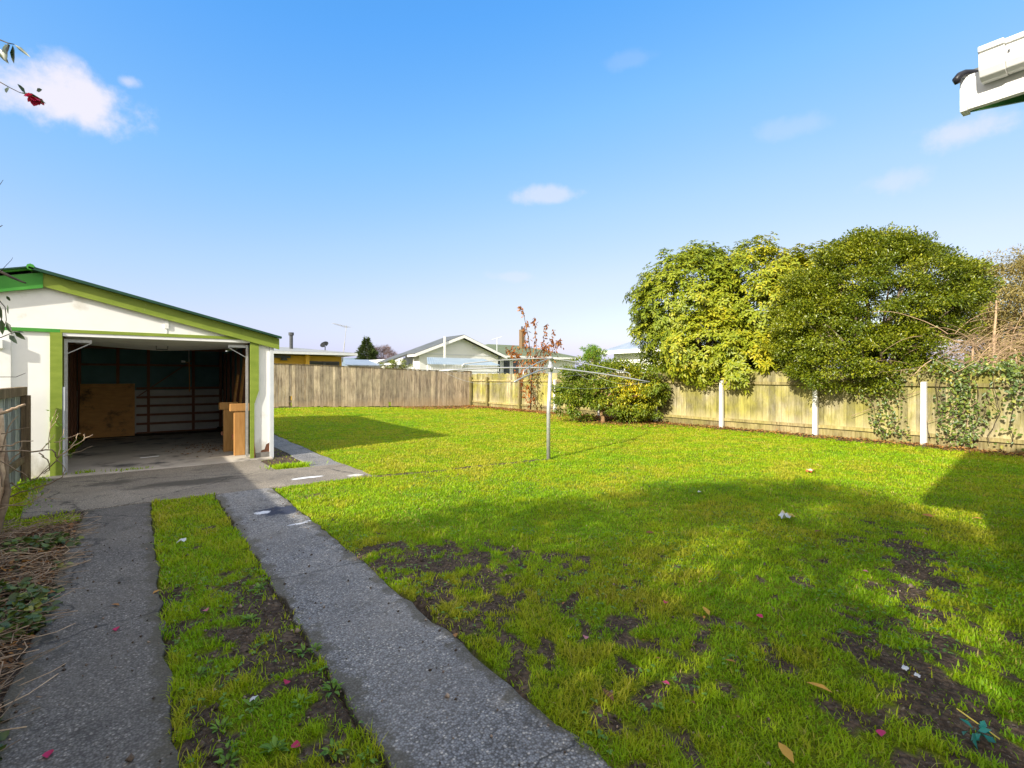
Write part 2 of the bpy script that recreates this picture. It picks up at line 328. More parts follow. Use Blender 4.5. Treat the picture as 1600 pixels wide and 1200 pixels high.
ang = rng.random(nb)*2*np.pi; lean = .25+.95*rng.random(nb); dx = np.cos(ang); dy = np.sin(ang); bz = height(bx, by)-.004
B0 = np.stack([bx-dy*wid, by+dx*wid, bz], 1); B1 = np.stack([bx+dy*wid, by-dx*wid, bz], 1)
m0 = np.stack([bx+dx*H*lean*.35-dy*wid*.8, by+dy*H*lean*.35+dx*wid*.8, bz+H*.62], 1); m1 = np.stack([bx+dx*H*lean*.35+dy*wid*.8, by+dy*H*lean*.35-dx*wid*.8, bz+H*.62], 1)
tp = np.stack([bx+dx*H*lean*1.1, by+dy*H*lean*1.1, bz+H*.98], 1)
V = np.stack([B0, B1, m1, m0, tp], 1).reshape(-1, 3); i5 = np.arange(nb)[:, None]*5
T3 = np.concatenate([i5+np.array([[0, 1, 2]]), i5+np.array([[0, 2, 3]]), i5+np.array([[3, 2, 4]])], 0)
tint = np.clip(.08+1.0*(big-.27)+.95*(mid_-.5)+.9*(tuft-.5)+.30*rng.random(nb)+.10*sstep(4, 12, d), 0, .86); tint = np.where(rng.random(nb) < .03+.07*sstep(.5, .75, fbm(bx*1.3+9, by*1.3, 4)), .9+.1*rng.random(nb), tint)
o = npmesh('lawn_grass', V, T3, np.repeat(tint, 5), M['grass']); tag(o, 'short patchy green lawn grass growing over the yard and between the strips', 'grass', kind='stuff')
print('blades', nb)
# ------------------------------------------------------------------ paving
def agg_mat(name, a, b_, c, scale, patches, warm, edges=()):
    m, t, b, o = nodes(name); v = coords(t)
    vo = t.nodes.new('ShaderNodeTexVoronoi'); vo.inputs['Scale'].default_value = scale; t.links.new(v, vo.inputs['Vector'])
    sep = t.nodes.new('ShaderNodeSeparateColor'); t.links.new(vo.outputs['Color'], sep.inputs[0])
    col = ramp(t, sep.outputs[0], [(0, a), (.55, b_), (.86, b_), (1, c)])
    col = mix(t, ramp(t, vo.outputs['Distance'], [(.32, 0), (.75, .75)]), col, (.07, .06, .05))
    n = noise(t, v, 1.1, 6, .62); col = mix(t, ramp(t, n, [(.42, 0), (.72, .55)]), col, warm)
    n4 = noise(t, v, 3.4, 6, .7); col = mix(t, ramp(t, n4, [(.56, 0), (.72, .7)]), col, (.05, .046, .036))
    col = mix(t, 1.0, col, ramp(t, noise(t, v, .8, 4), [(.3, (.78, .78, .8)), (.7, (1.12, 1.1, 1.08))]), 'MULTIPLY')
    sp = t.nodes.new('ShaderNodeSeparateXYZ'); t.links.new(v, sp.inputs[0])
    for xe in edges:      # soil and moss creeping in from the long sides
        k = math_n(t, 'SUBTRACT', math_n(t, 'ABSOLUTE', math_n(t, 'SUBTRACT', sp.outputs[0], xe)), math_n(t, 'MULTIPLY', math_n(t, 'SUBTRACT', noise(t, v, 4.5, 6, .7), .43), .50))
        col = mix(t, ramp(t, k, [(0, .7), (.05, 0)]), col, (.09, .078, .05))
    for (px, py, rx, ry, colr, soft) in patches:
        dx = math_n(t, 'DIVIDE', math_n(t, 'SUBTRACT', sp.outputs[0], px), rx); dy = math_n(t, 'DIVIDE', math_n(t, 'SUBTRACT', sp.outputs[1], py), ry)
        r2 = math_n(t, 'ADD', math_n(t, 'MULTIPLY', dx, dx), math_n(t, 'MULTIPLY', dy, dy))
        k = math_n(t, 'ADD', r2, math_n(t, 'MULTIPLY', math_n(t, 'SUBTRACT', noise(t, coords(t, (1/rx*.3, 1/ry*.3, 1)), 5.5, 5, .7), .5), 3.2))
        col = mix(t, ramp(t, k, [(max(0, .75-soft), .92), (.8, 0)]), col, colr)
    # hairline cracks
    ck = t.nodes.new('ShaderNodeTexVoronoi'); ck.feature = 'DISTANCE_TO_EDGE'; ck.inputs['Scale'].default_value = .42
    wv = t.nodes.new('ShaderNodeVectorMath'); wv.operation = 'MULTIPLY_ADD'; wn = t.nodes.new('ShaderNodeTexNoise'); wn.inputs['Scale'].default_value = 3; wn.inputs['Detail'].default_value = 5
    t.links.new(v, wn.inputs['Vector']); t.links.new(wn.outputs['Color'], wv.inputs[0]); wv.inputs[1].default_value = (.5, .5, .0); t.links.new(v, wv.inputs[2]); t.links.new(wv.outputs[0], ck.inputs['Vector'])
    col = mix(t, ramp(t, ck.outputs['Distance'], [(.0015, .8), (.005, 0)]), col, (.02, .02, .02))
    t.links.new(col, b.inputs['Base Color']); b.inputs['Roughness'].default_value = .8; b.inputs['Specular IOR Level'].default_value = .3
    bump(t, b, math_n(t, 'SUBTRACT', math_n(t, 'MULTIPLY', n4, .6), vo.outputs['Distance']), .55, .006); return m
WHITE = (.72, .74, .78)
P1 = on_ground(410, 803); P2 = on_ground(470, 819); P3 = on_ground(440, 800)
M['strip_l'] = agg_mat('dark_exposed_aggregate', (.13, .118, .10), (.22, .205, .18), (.44, .40, .34), 95, [], (.17, .15, .12), (-.49, .12))
M['strip_r'] = agg_mat('blue_grey_exposed_aggregate', (.13, .13, .13), (.33, .335, .335), (.72, .67, .58), 95,
    [(P3.x, P3.y, .33, .30, (.025, .032, .06), .5), (P1.x, P1.y, .10, .07, WHITE, .1), (P2.x-.03, P2.y-.02, .12, .025, WHITE, .1), (P2.x+.13, P2.y+.02, .12, .02, WHITE, .1)], (.29, .265, .225), (.77, 1.44))
A1 = on_ground(480, 748); A2 = on_ground(556, 744)
M['apron'] = agg_mat('worn_concrete', (.30, .265, .21), (.41, .36, .285), (.55, .48, .38), 110,
    [(A1.x, A1.y, .26, .07, WHITE, .1), (A2.x, A2.y, .15, .10, (.6, .58, .54), .2), (.6, 8.3, .9, .35, (.085, .075, .06), .6), (-.3, 8.9, .4, .25, (.09, .08, .065), .6)], (.14, .12, .095))
def slab(name, poly, z0, z1, m):
    b = MB(); b.prism([(x, y, z0) for x, y in poly], (0, 0, z1-z0)); o = b.build(name, m, bevel=.012); tag(o, kind='structure'); return o
def rag(x0, x1, y0, y1, st=.11, a=.02):
    """outline of a slab with slightly broken edges"""
    ys = np.arange(y0, y1, st); r = []
    for y in ys: r.append((x0+a*(random.random()-.5)*2, y))
    r.append((x0, y1)); r.append((x1, y1))
    for y in ys[::-1]: r.append((x1+a*(random.random()-.5)*2, y))
    return r
slab('driveway', rag(-.49, .12, -6, 7.29), -.12, .012, M['strip_l'])
slab('driveway', rag(.77, 1.44, -6, 7.29), -.12, .014, M['strip_r'])
slab('driveway', [(-1.0, 7.31), (.5, 7.31), (1.5, 7.29), (2.87, 7.16), (2.8, 8.5), (1.76, 8.62), (1.72, 9.80), (-1.25, 9.80)], -.12, .016, M['apron'])
slab('path', rag(2.31, 2.79, 8.52, 17.2, .4, .025), -.12, .012, M['strip_r'])
# ------------------------------------------------------------------ garage
G = thing('garage', 'white garage with lime green trim and an open door at the end of the driveway', 'garage', (0, 10, 0))
VF, EZ, RZ, RU, UL, UR = 10.0, 2.20, 3.02, -1.24, -4.48, 1.98
def roofz(u): return RZ-(RZ-EZ)*abs(u-RU)/(UR-RU)
b = MB()   # front wall: gable above the opening, piers each side
b.prism([(UL, VF, 2.14), (UR, VF, 2.14), (UR, VF, roofz(UR)), (RU, VF, RZ), (UL, VF, roofz(UL))], (0, .09, 0))
b.prism([(UL, VF, 0), (-.98, VF, 0), (-.98, VF, 2.14), (UL, VF, 2.14)], (0, .09, 0))
b.build('front_wall', M['white'], G)
b = MB(); b.prism([(1.68, VF-.001, .30), (1.70, VF-.001, .06), (1.76, VF-.001, .05), (1.79, VF-.001, .16), (1.845, VF-.001, .17), (1.87, VF-.001, .26), (1.925, VF-.001, .29), (1.925, VF-.001, 2.14), (1.72, VF-.001, 2.14), (1.72, VF-.001, 1.15), (1.675, VF-.001, 1.0)], (0, .02, 0))
b.build('wall_sheet', M['white'], G)
b = MB(); b.box(1.66, 1.95, VF+.02, VF+.09, .0, 2.14); b.build('wall_core', M['stud'], G)
b = MB(); b.box(1.70, 1.96, VF-.005, VF+.019, -.02, .12); b.build('footing', M['old_conc'], G)
b = MB(); b.prism([(UR-.06, VF+.1, 0), (UR, VF+.1, 0), (UR, VF+.1, roofz(UR)), (UR-.06, VF+.1, roofz(UR))], (0, 5.95, 0)); b.build('side_wall', M['white'], G)
b = MB(); b.prism([(UL, VF+.1, 0), (UL+.06, VF+.1, 0), (UL+.06, VF+.1, roofz(UL+.06)), (UL, VF+.1, roofz(UL))], (0, 5.95, 0)); b.build('side_wall', M['white'], G)
b = MB(); b.prism([(UL, 16.05, 0), (UR, 16.05, 0), (UR, 16.05, roofz(UR)), (RU, 16.05, RZ), (UL, 16.05, roofz(UL))], (0, .08, 0)); b.build('back_wall', M['white'], G)
b = MB(); b.box(-1.27, -1.22, VF+.1, 15.99, 0, 2.95); b.build('partition', M['lining'], G)
b = MB(); b.box(-1.21, UR-.07, 15.97, 16.04, 1.16, 2.6); b.build('lining_sheet', M['lining'], G)
b = MB(); b.box(-1.21, UR-.07, 15.97, 16.04, 0.02, 1.155); b.build('lining_sheet', M['greylining'], G)
b = MB(); b.box(UR-.09, UR-.065, VF+.12, 15.96, 0.02, 2.15); b.build('lining_sheet', M['lining'], G)
# framing of the back wall
fr = MB()
for u in (-1.15, -.42, .2, 1.18, 1.82): fr.box(u-.03, u+.03, 15.88, 15.965, .05, 2.5)
for z in (.03, .27, .50, .73, .95, 1.18): fr.box(-.05, 1.85, 15.85, 15.878, z, z+.055)
fr.box(-1.15, 1.85, 15.85, 15.878, 1.78, 1.83)
fr.bar((.0, 15.83, 1.02), (1.15, 15.83, 1.95), .02, .09, (0, 1, 0))
fr.build('wall_framing', M['stud'], G)
fr = MB()
for y in (10.7, 11.5, 12.3, 13.1, 13.9, 14.7, 15.4): fr.box(UR-.15, UR-.092, y-.025, y+.025, .03, 2.12); fr.box(-1.215, -1.16, y-.025, y+.025, .03, 2.7)
for y in (11.5, 13.3, 15.0): fr.box(-1.15, UR-.15, y-.03, y+.03, 2.16, 2.27)
fr.build('side_framing', M['stud'], G)
b = MB(); b.prism([(-1.3, 9.81, -.1), (UR-.02, 9.81, -.1), (UR-.02, 16.0, -.1), (-1.3, 16.0, -.1)], (0, 0, .13)); b.build('floor_slab', M['slab'], G, bevel=.01)
# roof
for sgn, ue in ((1, UR+.12), (-1, UL-.12)):
    b = MB(); zr = RZ+.075; ze = RZ+.075-(RZ-EZ)/(UR-RU)*abs(ue-RU)
    n = 60; top = []
    for k in range(n+1):
        y = VF-.17+(6.35)*k/n; dz = .012*(k % 2)
        top.append(((RU, y, zr+dz), (ue, y, ze+dz)))
    vs = [p for q in top for p in q]+[(p[0], p[1], p[2]-.02) for q in top for p in q]; m = 2*(n+1)
    fs = [(2*k, 2*k+1, 2*k+3, 2*k+2) for k in range(n)]+[(m+2*k, m+2*k+2, m+2*k+3, m+2*k+1) for k in range(n)]
    fs += [(0, m, m+1, 1), (2*n, 2*n+1, m+2*n+1, m+2*n)]+[(2*k+1, m+2*k+1, m+2*k+3, 2*k+3) for k in range(n)]
    b.add(vs, fs); b.build('roof', M['dkgreen'], G)
sl = (RZ-EZ)/(UR-RU)
def barge(u0, u1, y, drop, up, th):
    z = lambda u: RZ-sl*abs(u-RU)
    return [(u0, y, z(u0)-drop), (u1, y, z(u1)-drop), (u1, y, z(u1)+up), (u0, y, z(u0)+up)]
b = MB(); b.prism(barge(RU+.12, UR+.10, VF-.075, .165, .035, 0), (0, .03, 0)); b.build('barge_board', M['lime'], G)
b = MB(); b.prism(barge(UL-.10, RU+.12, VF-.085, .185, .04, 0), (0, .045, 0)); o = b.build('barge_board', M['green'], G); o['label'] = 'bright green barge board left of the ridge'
b = MB(); b.prism(barge(RU-.02, UR+.12, VF-.19, -.038, .068, 0), (0, .12, 0)); b.build('verge_flashing', M['dkgreen'], G)
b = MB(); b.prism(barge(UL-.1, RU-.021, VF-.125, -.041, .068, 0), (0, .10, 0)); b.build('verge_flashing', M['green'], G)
b = MB(); b.tube([(RU-3.3, VF-.10, RZ+.05-sl*3.3), (RU, VF-.10, RZ+.05)], .025, 8); b.tube([(RU, VF-.19, RZ+.06), (RU, VF+6.1, RZ+.06)], .045, 8); b.build('ridge_cap', M['green'], G)
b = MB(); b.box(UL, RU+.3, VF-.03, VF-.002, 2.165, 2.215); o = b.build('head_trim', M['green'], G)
b = MB(); b.box(RU+.302, 1.92, VF-.03, VF-.002, 2.165, 2.215); b.build('head_trim', M['lime'], G)
b = MB(); b.box(-1.05, -.915, VF-.035, VF+.10, .02, 2.163); b.build('door_jamb', M['lime'], G)
b = MB(); b.prism([(1.605, VF-.035, .02), (1.665, VF-.035, .02), (1.672, VF-.035, 1.02), (1.745, VF-.035, 1.25), (1.745, VF-.035, 2.163), (1.605, VF-.035, 2.163)], (0, .034, 0)); b.build('door_jamb', M['lime'], G)
b = MB(); b.box(-.91, 1.60, VF-.02, VF+.05, 2.115, 2.162); b.build('lintel', M['white_trim'], G)
b = MB(); b.box(1.93, 1.995, VF-.03, VF+.06, .01, 2.19); b.build('corner_trim', M['bluegrey'], G)
b = MB(); b.box(.34, .395, VF-.022, VF-.001, 2.30, 2.60); b.box(.362, .372, VF-.008, VF-.001, 2.215, 2.30); b.build('joint_cover', M['white_trim'], G)
b = MB(); b.box(-1.62, -1.46, VF-.045, VF-.001, .02, 2.165); b.build('pilaster', M['white_trim'], G)
b = MB(); b.box(-1.64, -1.53, VF-.10, VF-.046, 1.90, 2.03); b.build('meter_box', M['white_trim'], G, bevel=.006)
# tilt door pushed up under the roof
b = MB(); nn = 10; pts = []
for k in range(nn+1):
    u = -.90+2.49*k/nn; sag = .085*(1-abs(2*k/nn-1)**1.3)
    pts += [(u, VF+.06, 2.112), (u, VF+1.95, 2.10-sag)]
vs = pts+[(p[0], p[1], p[2]+.03) for p in pts]; m = len(pts)
fs = [(2*k, 2*k+2, 2*k+3, 2*k+1) for k in range(nn)]+[(m+2*k, m+2*k+1, m+2*k+3, m+2*k+2) for k in range(nn)]+[(2*k+1, 2*k+3, m+2*k+3, m+2*k+1) for k in range(nn)]+[(2*k, m+2*k, m+2*k+2, 2*k+2) for k in range(nn)]
b.add(vs, fs); dr = b.build('tilt_door', M['greylining'], G)
b = MB(); b.tube([(.25, VF+.9, 2.05), (.25, VF+1.0, 2.0), (.42, VF+1.0, 2.0), (.42, VF+.9, 2.05)], .008, 6); b.build('handle', M['darkmetal'], dr)
for u, s in ((-.885, 1), (1.575, -1)):
    b = MB(); b.box(u-.02, u+.02, VF+.10, VF+.14, .05, 2.08); b.build('door_track', M['metal'], G)
    b = MB(); b.bar((u+s*.02, VF+.13, 1.86), (u+s*.30, VF+.13, 2.03), .03, .012); b.box(min(u, u+s*.30), max(u, u+s*.30), VF+.11, VF+.15, 2.03, 2.075); b.build('door_arm', M['metal'], G)
b = MB(); b.box(-.91, -.885, VF-.03, VF+.09, .05, 1.35); b.build('stop_board', M['bluegrey'], G)
# things in the garage
T = thing('plywood_sheet', 'water stained plywood sheet leaning against the garage back wall', 'plywood', (-.6, 15.6, .03))
b = MB(); b.prism([(-1.13, 15.55, .032), (-.08, 15.55, .032), (-.08, 15.80, 1.33), (-1.13, 15.80, 1.33)], (0, .016, .003)); b.build('sheet', M['ply'], T)
for (px, py, lab) in ((374, 711, 'nearer of the two T-shaped timber trestles by the right garage door jamb'), (357, 705, 'T-shaped timber trestle standing just behind the nearer one in the garage')):
    p = on_ground(px, py, .03); T = thing('timber_trestle', lab, 'trestle', p, 'T-shaped trestles in the garage')
    b = MB(); b.box(p.x-.09, p.x+.09, p.y-.045, p.y+.045, .031, .86); b.build('post', M['pine'], T, bevel=.004)
    b = MB(); b.box(p.x-.16, p.x+.16, p.y-.06, p.y+.10, .861, 1.0); b.build('crosspiece', M['pine'], T, bevel=.004)
    b = MB(); b.box(p.x-.12, p.x+.12, p.y+.046, p.y+.066, .35, .42); b.build('cleat', M['stud'], T)
for k, (u, y, h, lab) in enumerate(((1.70, 11.9, 1.95, 'tallest brown plank standing against the right garage wall'), (1.62, 12.3, 1.55, 'shorter brown plank standing beside the tallest one in the garage'), (1.66, 12.75, 1.2, 'shortest dark plank leaning at the back of the planks in the garage'))):
    b = MB(); b.bar((u-.06, y, .031), (u+.12, y+.02, h), .16, .035, (1, 0, 0)); o = b.build('timber_plank', M['stud' if k == 2 else 'ply'])
    tag(o, lab, 'plank', 'planks stacked in the garage')
T = thing('hanging_lamp_cord', 'pale cord and pull hanging from a small lamp in the dark garage', 'lamp cord', (.95, 14, 2.1))
b = MB(); b.tube([(.95, 14, 2.18), (.95, 14, 1.84)], .012, 6); b.build('stem', M['metal'], T)
b = MB(); b.tube([(.85, 14, 1.86), (.95, 14, 1.84), (.965, 14, 1.4), (.96, 14, 1.15)], .011, 6); b.build('cord', M['pine'], T)
b = MB(); b.tube([(.80, 14, 1.87), (.88, 14, 1.86)], [.03, .018], 8); b.build('fitting', M['white_trim'], T)
b = MB(); b.prism([(.02, 11.2, .031), (.30, 11.27, .031), (.30, 11.31, .031), (.02, 11.24, .031)], (0, 0, .008)); tag(b.build('white_batten', M['white_trim']), 'thin white batten lying on the garage floor', 'batten')
# ------------------------------------------------------------------ fences
def board_row(mb, a, b, zlo, zhi, w, gap, th, horiz, jit=.012, skip=None):
    """vertical palings from a to b along x or y"""
    p = a; k = 0
    while p < b:
        ww = w*(.93+.14*random.random()); mb.tint = random.random()
        c = p+ww/2; z0 = zlo(c)+random.uniform(-.015, .03); z1 = zhi(c)+random.uniform(-jit, jit)
        off = random.uniform(-.004, .004)
        if not (skip and skip(c)):
            yield p, p+ww-gap, z0, z1, off
        p += ww; k += 1
BF = thing('back_fence', 'tall weathered grey paling fence along the back of the lawn', 'fence', (5, 21.9, 0))
mb = MB()
zb = lambda u: float(rise(u, 21.9))
for p, q, z0, z1, off in board_row(mb, -3.5, 13.84, zb, lambda u: zb(u)+1.78, .128, .007, .02, True):
    z0 = z0+.02
    if abs((p+q)/2-5.0) < .08: z0 += .42
    if abs((p+q)/2-9.35) < .06: z0 += .22
    mb.box(p, q, 21.9+off, 21.92+off, z0, z1)
mb.build('palings', M['fence_grey'], BF)
mb = MB(); n = 12
for k in range(n):
    a = -3.5+17.34*k/n; c = -3.5+17.34*(k+1)/n; mb.tint = random.random()*.5; mb.bar((a, 21.925, zb(a)+1.80), (c, 21.925, zb(c)+1.80), .09, .03)
mb.build('cap_rail', M['fence_brown'], BF)
mb = MB()
for z in (.35, 1.3): mb.bar((-3.5, 21.96, zb(-3.5)+z), (13.84, 21.96, z), .05, .09)
mb.build('rail', M['fence_grey'], BF)
for u in np.arange(-2.2, 13.8, 2.4): mb = MB(); mb.box(u-.05, u+.05, 22.0, 22.1, zb(u)-.1, zb(u)+1.7); mb.build('post', M['fence_grey'], BF)
RF = thing('side_fence', 'lichen-yellowed paling fence with white concrete posts on the right of the lawn', 'fence', (13.8, 10, 0))
FX = 13.86
zr = lambda y: float(rise(13.8, y))
mb = MB()
for p, q, z0, z1, off in board_row(mb, -3.0, 21.85, zr, lambda y: zr(y)+1.66, .17, .005, .02, False, .02): mb.box(FX+off, FX+.02+off, p, q, z0+.2, z1)
mb.build('palings', M['fence_lichen'], RF)
cpost = [-1.5, .95, 3.24, 5.42, 7.96, 10.3, 12.8, 15.3]; wpost = [17.7, 20.3, 21.82]
for nm, zc, h, w in (('top_rail', 1.325, .075, .055), ('bottom_rail', .235, .075, .055)):
    mb = MB(); allp = [-3.0]+cpost+wpost
    for a, c in zip(allp[:-1], allp[1:]):
        mb.tint = random.random(); mb.bar((FX-.032, a+.004, zr(a)+zc+random.uniform(-.012, .012)), (FX-.032, c-.004, zr(c)+zc+random.uniform(-.012, .012)), w, h)
    mb.build(nm, M['fence_rail'], RF)
mb = MB()
for a, c in zip(allp[:-1], allp[1:]): mb.tint = random.random(); mb.bar((FX+.005, a+.003, zr(a)+.09), (FX+.005, c-.003, zr(c)+.09), .03, .2)
mb.build('plinth_board', M['fence_rail'], RF)
for y in cpost:
    mb = MB(); mb.add([(FX-.17, y-.055, -.1), (FX-.065, y-.055, -.1), (FX-.065, y+.055, -.1), (FX-.17, y+.055, -.1), (FX-.165, y-.05, 1.38), (FX-.065, y-.05, 1.40), (FX-.065, y+.05, 1.40), (FX-.165, y+.05, 1.38)],
        [(0,3,2,1),(4,5,6,7),(0,1,5,4),(1,2,6,5),(2,3,7,6),(3,0,4,7)])
    o = mb.build('post', M['conc_post'], RF, bevel=.008); o['label'] = 'white concrete fence post'
for y in wpost:
    mb = MB(); mb.tint = .2; mb.box(FX-.16, FX-.062, y-.06, y+.06, zr(y)-.1, zr(y)+1.5); o = mb.build('post', M['fence_rail'], RF); o['label'] = 'mossy timber fence post'
# low fence on the left, running up to the garage
LF = thing('low_fence', 'low pale teal paling fence with a brown rail beside the garage', 'fence', (-1.33, 8, 0))
mb = MB()
for p, q, z0, z1, off in board_row(mb, -5.0, 9.80, lambda y: 0, lambda y: 1.24, .115, .03, .02, False):
    mb.box(-1.345+off, -1.325+off, p, q, z0+.05, z1); mb.tint = .1; mb.box(-1.375, -1.358, p+.06, q+.06, z0+.05, z1)
mb.build('palings', M['fence_teal'], LF)
mb = MB(); mb.tint = .6
for a in np.arange(-5, 9.8, 2.47): mb.box(-1.36, -1.27, a, a+2.465, 1.242, 1.36)
mb.box(-1.322, -1.28, -5, 9.8, .3, .38); mb.build('rail', M['fence_brown'], LF)
mb = MB(); mb.tint = .3; mb.box(-1.32, -1.23, 9.70, 9.79, 0, 1.24); mb.build('post', M['fence_brown'], LF)
p = on_ground(53, 746); mb = MB(); w = .088; arc = [(p.x+w*math.cos(a), p.y-.05, 1.05+w*math.sin(a)) for a in np.linspace(0, math.pi, 10)]
mb.prism([(p.x-w, p.y-.05, -.1), (p.x+w, p.y-.05, -.1)]+arc, (0, .10, 0)); o = mb.build('concrete_post', M['old_conc'], bevel=.012)
tag(o, 'dark mottled round-topped concrete post at the left foot of the garage', 'post')
# ------------------------------------------------------------------ clothesline
pc = on_ground(857, 718); CL = thing('rotary_clothesline', 'galvanised rotary clothesline with drooping arms in the middle of the lawn', 'clothesline', (pc.x, pc.y, 0))
hub = Vector((pc.x+.03, pc.y-.02, 1.86))
mb = MB(); mb.tube([(pc.x, pc.y, -.1), (pc.x, pc.y, .9), (hub.x, hub.y, 1.62)], .036, 10); mb.tube([(hub.x, hub.y, 1.6), tuple(hub)], .029, 10); mb.build('pole', M['metal'], CL, True)
mb = MB(); mb.tube([(hub.x, hub.y, 1.60), (hub.x, hub.y, 1.72), (hub.x, hub.y, 1.725), (hub.x, hub.y, 1.815), (hub.x, hub.y, 1.82), (hub.x, hub.y, 1.87)], [.05, .05, .034, .034, .046, .046], 12); mb.build('hub', M['metal'], CL, True)
hubl = Vector((hub.x, hub.y, 1.665))
def dpt(px, py, dX, dY):   # point offset (camera right, camera forward) from the pole, height from the picture row
    Z = 9.0+dY; return at_depth(px, py, Z)
tips = [(686, 579.5, -.30, (729, 566)), (1015, 597, .40, (981, 583)), (804, 596.5, -1.85, (815, 583)), (925, 583.5, 1.85, (905, 578))]
for px, py, dZ, (bx_, by_) in tips:
    tip = at_depth(px, py, 9+dZ); dirn = tip-hubl; k = .78; brace_e = hubl+dirn*k
    mb = MB(); pts = [hubl+dirn*s+Vector((0, 0, .025*math.sin(math.pi*s))) for s in np.linspace(0, 1, 8)]; mb.tube(pts, .0135, 8)
    ar = mb.build('arm', M['metal'], CL, True)
    up = brace_e+Vector((0, 0, .115)); top = hub-Vector((0, 0, .02))
    pts = [top+(up-top)*s+Vector((0, 0, .022*math.sin(math.pi*s))) for s in np.linspace(0, 1, 7)]+[up+dirn.normalized()*.03-Vector((0, 0, .03)), brace_e+dirn.normalized()*.035+Vector((0, 0, .02))]
    mb = MB(); mb.tube(pts, .010, 7); mb.build('brace', M['metal'], CL, True)
ends = [at_depth(px, py, 9+dZ) for px, py, dZ, _ in tips]; ring = [ends[0], ends[2], ends[1], ends[3]]
mb = MB()
for s in (.55, .78, .98):
    for a, c in zip(ring, ring[1:]+ring[:1]):
        a_ = hubl+(a-hubl)*s; c_ = hubl+(c-hubl)*s
        if random.random() < .5 and s < .9: continue
        mb.tube([a_+(c_-a_)*q-Vector((0, 0, .12*math.sin(math.pi*q))) for q in np.linspace(0, 1, 9)], .0016, 4)
mb.build('line_wire', M['metal'], CL)
# ------------------------------------------------------------------ plants
def lump_points(lumps, n):
    L = np.array(lumps, float); w = (L[:, 3]*L[:, 4]+L[:, 4]*L[:, 5]+L[:, 3]*L[:, 5]); P = []; Nn = []
    while sum(len(q) for q in P) < n:
        k = rng.choice(len(L), n, p=w/w.sum()); d_ = unit(rng.normal(size=(n, 3))); p = L[k, :3]+d_*L[k, 3:6]*((1.04-.5*rng.random(n)**2.2)[:, None])
        inside = np.zeros(n, bool)
        for j in range(len(L)):
            q = (((p-L[j, :3])/L[j, 3:6])**2).sum(1); inside |= (q < .62) & (k != j)
        nn = unit(d_/L[k, 3:6]); P.append(p[~inside]); Nn.append(nn[~inside])
    return np.concatenate(P)[:n], np.concatenate(Nn)[:n]
def branches(mb, base, targets, r0, fork, n=6):
    base = Vector(base); fork = Vector(fork)
    mb.tube([base+(fork-base)*s+Vector((random.uniform(-.03, .03), random.uniform(-.03, .03), 0)) for s in np.linspace(0, 1, 5)], list(np.linspace(r0, r0*.75, 5)), 9)
    for tg in targets:
        tg = Vector(tg); a = fork; mid = a+(tg-a)*.5+Vector((random.uniform(-.2, .2), random.uniform(-.2, .2), .15))*min(1, (tg-a).length)
        mb.tube([a, a*.45+mid*.55, mid, mid*.45+tg*.55, tg], [r0*.55, r0*.42, r0*.32, r0*.2, r0*.06], 6)
def tree(name, label, cat, base, fork, lumps, nclump, per, crad, L, W, mats, bark, r0, whorl=False, droop=.15, tintf=None, group=None, filter_=None, flat=.55, shag=.35):
    T = thing(name, label, cat, base, group)
    C, N = lump_points(lumps, nclump); C = C+N*(rng.random(nclump)**3*shag)[:, None]
    mb = MB(); idx = rng.choice(nclump, min(34, nclump), replace=False); branches(mb, base, [C[i]*.93+np.array(fork)*.07 for i in idx], r0, fork); mb.build('trunk', bark, T, True)
    k = np.repeat(np.arange(nclump), per); n = len(k)
    if whorl:   # leaves radiate from shoot tips
        nw = max(1, per//7); shoots = np.repeat(np.arange(nclump), nw); off = rng.normal(size=(len(shoots), 3)); off = unit(off)*(rng.random(len(shoots))**.4*crad)[:, None]; off += N[shoots]*crad*.25
        SP = C[shoots]+off; SN = unit(N[shoots]*.8+unit(off)*.5+np.array([0, 0, .75])); k = np.repeat(np.arange(len(shoots)), 7)
        n = len(k); a = np.tile(np.arange(7)*2*np.pi/7, len(shoots))+rng.normal(size=n)*.25+np.repeat(rng.random(len(shoots))*6, 7)
        ax = unit(np.cross(SN, np.tile([[.3, .9, .2]], (len(SN), 1)))); ay = np.cross(SN, ax)
        D = ax[k]*np.cos(a)[:, None]+ay[k]*np.sin(a)[:, None]+SN[k]*rng.uniform(-.35, .35, n)[:, None]; NN = SN[k]+D*.2
        P = SP[k]+D*.02; cl = np.repeat(np.arange(nclump), nw)[k]
    else:
        off = unit(rng.normal(size=(n, 3)))*(rng.random(n)**.45*crad)[:, None]; off[:, 2] *= flat
        P = C[k]+off; D = unit(unit(off)*.5+N[k]*.5+rng.normal(size=(n, 3))*.55+np.array([0, 0, -.12])); NN = unit(N[k]*.6+rng.normal(size=(n, 3))*.5+np.array([0, 0, .8])); cl = k
    if filter_ is not None:
        f = filter_(P); P = P[f]; D = D[f]; NN = NN[f]; cl = cl[f]; n = len(P)
    ct = rng.random(nclump); tint = np.clip(.2+.35*ct[cl]+.4*rng.random(n), 0, 1)
    if tintf is not None: tint = tintf(P, tint)
    ll = L*rng.uniform(.65, 1.2, n); ww = W*rng.uniform(.7, 1.2, n)
    (leaves if L > .09 else simple_leaves)('foliage', P, D, NN, ll, ww, tint, mats, T)
    return T
def L_(px, py, Z, r, ry=None, rz=None):
    p = at_depth(px, py, Z); return (p.x, p.y, p.z, r, ry or r, rz or r)
nofence = lambda P: ~((P[:, 0] > FX-.2) & (P[:, 0] < FX+.1) & (P[:, 2] < 1.62))
notlow = lambda P: nofence(P) & ((P[:, 2] > 1.0))
